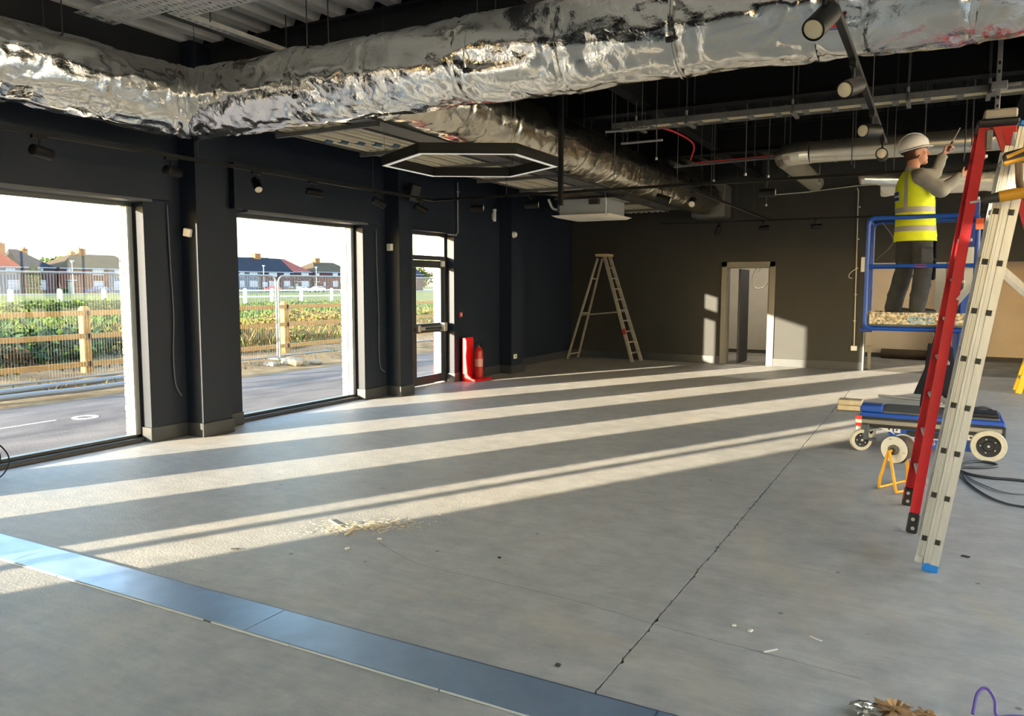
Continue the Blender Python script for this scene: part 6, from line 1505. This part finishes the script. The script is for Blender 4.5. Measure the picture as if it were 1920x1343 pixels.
def house(label, y0, y1, walls, roofm, eave, ridge, hip0, hip1, wins, chims, door=None, depth=9.0, xo=0.0, overhang=0.35):
    X0 = HXF + xo
    t_ = thing('house', label, 'house', (X0, (y0+y1)/2, GZ), group='houses across the field')
    for a, b, m_ in walls: MB().box(X0-depth, X0, a, b, GZ-0.1, eave).build('wall', m_, t_)
    o = overhang; xm = X0-depth/2; a = y0-0.04; b = y1+0.04; e = eave-0.15
    ra, rb_ = y0+hip0, y1-hip1
    vs = [(X0+o, a, e), (X0+o, b, e), (X0-depth-o, b, e), (X0-depth-o, a, e), (xm, ra, ridge), (xm, rb_, ridge)]
    MB().add(vs, [(0, 1, 5, 4), (2, 3, 4, 5), (1, 2, 5), (3, 0, 4), (0, 3, 2, 1)]).build('roof', roofm, t_)
    MB().box(X0+o-0.03, X0+o+0.09, a, b, e-0.05, e+0.10).build('gutter', M_UPVC, t_)
    for ya, yb, za, zb in wins:
        w_ = MB().box(X0-0.02, X0+0.06, ya, yb, za, zb).build('window', M_UPVC, t_)
        n = 3 if yb-ya > 1.6 else 2; gap = 0.13; ww = (yb-ya-gap*(n+1))/n
        for i in range(n):
            p = ya+gap+i*(ww+gap)
            MB().box(X0+0.05, X0+0.09, p, p+ww, za+gap, zb-(zb-za)*0.34).build('pane', M_PANE, w_)
            MB().box(X0+0.05, X0+0.09, p, p+ww, zb-(zb-za)*0.27, zb-gap).build('pane', M_PANE, w_)
    for ya, yb, zt in chims:
        c = MB().box(xm-0.55, xm+0.55, ya, yb, ridge-1.2, zt-0.12).build('chimney', M_CHIM, t_)
        MB().box(xm-0.62, xm+0.62, ya-0.07, yb+0.07, zt-0.28, zt-0.10).build('chimney_cap', M_CHIM, c)
        for k in (0.3, 0.7): MB().cyl((xm, ya+(yb-ya)*k, zt-0.12), (xm, ya+(yb-ya)*k, zt+0.25), 0.13, n=8).build('pot', M_CHIM, c)
    if door:
        ya, yb = door; d_ = MB().box(X0, X0+0.06, ya, yb, GZ, 2.1).build('front_door', mat('grey_green_door', (110, 122, 118), rough=0.5), t_)
        MB().box(X0, X0+0.9, ya-0.4, yb+0.4, 2.35, 2.5).build('canopy', M_UPVC, d_)
    return t_
house('pale rendered house with an orange-red tiled roof, left in the nearest window', 72.0, 84.6, [(72.0, 84.6, M_REND)], M_REDT, 4.9, 8.4, 0, 2.0, [(81.9, 83.5, 3.6, 4.6), (82.1, 84.1, 0.6, 2.4), (75.5, 77.5, 3.6, 4.6), (75.5, 77.5, 0.6, 2.4)], [(82.9, 84.2, 9.4)], depth=9)
house('dark slate hipped brick house covered in ivy at its side', 84.9, 91.0, [(84.9, 91.0, M_BRK2)], M_SLATE, 4.9, 8.3, 0.2, 4.4, [(86.6, 88.7, 3.7, 4.7), (86.9, 89.1, 0.6, 2.4)], [(87.4, 88.3, 8.5)], depth=9)
house('low slate-roofed house set back behind the ivy house', 85.5, 93.0, [(85.5, 93.0, M_BRK2)], M_SLATE, 4.8, 7.35, 0, 0, [], [], depth=8, xo=-14)
house('red brick house with a brown hipped roof at the right of the nearest window', 91.8, 110.0, [(91.8, 102.2, M_BRK), (102.2, 110.0, M_REND)], M_TILEB, 4.9, 7.8, 5.6, 3.0, [(98.6, 101.0, 3.5, 4.7), (98.8, 100.8, 0.5, 2.3), (103.4, 105.4, 3.5, 4.7), (103.2, 105.4, 0.5, 2.3), (93.3, 94.1, 3.8, 4.6)], [(97.1, 98.1, 8.3), (98.9, 100.3, 9.0)], door=(93.4, 94.3), depth=10)
wn = []
for a, b in ((136.5, 138.0), (139.6, 142.2), (146.0, 148.8), (151.2, 153.4)): wn += [(a, b, 1.05, 2.6), (a, b, 3.6, 4.75)]
house('long slate-roofed brick terrace in the second window', 131.0, 154.4, [(131.0, 143.2, M_REND), (143.2, 154.4, M_BRK2)], M_SLATE, 4.95, 8.55, 0, 0, wn + [(143.9, 145.5, 1.05, 2.3)], [(145.4, 147.3, 9.7), (134.2, 135.6, 9.5)], depth=9)
house('brick terrace end with a dull red tiled roof in the second window', 154.5, 161.5, [(154.5, 161.5, M_BRK2)], M_REDT2, 5.1, 8.5, 0, 5.5, [(157.6, 160.4, 1.05, 2.6), (157.6, 160.4, 3.8, 4.85)], [], door=(155.3, 156.3), depth=9)
house('slate-roofed house standing behind the dull red roof', 156.0, 168.5, [(156.0, 168.5, M_BRK2)], M_SLATE, 5.2, 9.3, 1.0, 4.5, [], [(162.5, 164.0, 9.0)], depth=9, xo=-14)
house('brown hipped brick house at the right of the second window', 162.4, 180.0, [(162.4, 174.4, M_BRK), (174.4, 180.0, M_BRK2)], M_TILEB, 5.2, 8.0, 5.2, 4.0, [(163.2, 164.6, 3.8, 4.8), (170.0, 172.1, 1.1, 2.7), (170.0, 172.1, 3.8, 5.0), (166.2, 167.0, 1.2, 2.4)], [(168.0, 169.9, 9.2)], door=(162.6, 163.5), depth=10)
house('plain brick house seen through the fire exit', 196.0, 214.0, [(196.0, 214.0, M_BRK2)], M_SLATE, 5.1, 8.3, 3.0, 0, [(199, 201.4, 1.0, 2.6), (199, 201.4, 3.7, 4.8), (206, 208.4, 1.0, 2.6), (206, 208.4, 3.7, 4.8)], [(203, 204.5, 9.3)], depth=9)
# ivy and trees among the houses
bush('ivy_tree', 'tall dark ivy growing up the side of the slate hipped house', (-148.6, 86.2, GZ), 0.9, 1.3, 2.9, [G3, G3, G1], 1500, 61, 0.35, 'tree', 'trees among the houses')
bush('garden_tree', 'light green tree behind the houses in the nearest window', (-172, 104, GZ), 4, 7.0, 4.3, [G1, G5, G3], 1600, 62, 0.7, 'tree', 'trees among the houses')
bush('garden_tree', 'broad dark tree behind the houses at the fire exit', (-170, 236, 0), 6, 11, 4.5, [G3, G4, G1], 1500, 63, 0.9, 'tree', 'trees among the houses')
for i, (y, r, lb_) in enumerate(((85.0, 1.8, 'green garden hedge below the ivy'), (90.0, 1.4, 'garden shrub at the corner of the brick house'), (141.0, 2.0, 'low garden shrub before the terrace'))):
    bush('garden_shrub', lb_, (-146.5, y, GZ), 0.8, r, 0.55, [G3, G1], 500, 70+i, 0.25, 'bush', 'shrubs in front gardens')
# street lamps
for (y, h_, lb_) in ((91.6, 6.0, 'pale street lamp in front of the brick house'), (140.0, 6.2, 'pale street lamp before the long terrace'), (158.5, 6.2, 'pale street lamp before the dull red roof')):
    t_ = thing('street_lamp', lb_, 'street lamp', (-145.5, y, GZ), group='street lamps across the field')
    MB().cyl((-145.5, y, GZ), (-145.5, y, h_), 0.10, 0.07, n=8).build('column', mat('pale_lamp_column', (206, 206, 200), rough=0.5), t_)
    MB().box(-145.8, -145.2, y-0.2, y+0.3, h_-0.1, h_+0.18).build('lantern', M_UPVC, t_, bev=0.05)
# parked cars
def car(label, x, y, paint, L=4.3):
    t_ = thing('parked_car', label, 'car', (x, y, GZ), group='cars parked across the field')
    h0 = GZ+0.30
    prof = [(-L/2, 0.0), (-L/2, 0.42), (-L*0.46, 0.58), (-L*0.22, 0.66), (-L*0.08, 1.08), (L*0.22, 1.12), (L*0.40, 0.72), (L/2-0.08, 0.66), (L/2, 0.40), (L/2, 0.0)]
    MB().prism([(x-0.85, y+a, h0+b*0.95) for a, b in prof], (1.7, 0, 0)).build('bodywork', paint, t_, bev=0.06)
    gl = [(-L*0.20, 0.68), (-L*0.075, 1.02), (L*0.205, 1.06), (L*0.35, 0.72)]
    MB().prism([(x-0.87, y+a, h0+b*0.95) for a, b in gl], (1.74, 0, 0)).build('side_glass', M_PANE, t_)
    for a in (-L*0.31, L*0.31):
        for s in (-0.82, 0.82): MB().cyl((x+s-0.09, y+a, GZ+0.31), (x+s+0.09, y+a, GZ+0.31), 0.31, n=16).build('wheel', M_RUBBER, t_)
    return t_
car('dark blue car parked before the brown hipped house', -143.5, 95.3, mat('dark_blue_paint', (44, 66, 110), rough=0.25), 4.6)
car('red car parked before the long terrace', -143.5, 141.0, mat('red_paint', (186, 34, 44), rough=0.25))
car('silver car parked before the dull red roof', -143.5, 150.4, mat('silver_paint', (196, 200, 208), rough=0.25, metal=0.3))
car('white car parked before the brown hipped house in the second window', -128, 139.5, mat('white_paint', (232, 236, 240), rough=0.25), 4.6)
car('black car parked between the red and silver cars', -143.5, 145.9, mat('black_paint', (34, 34, 40), rough=0.25))
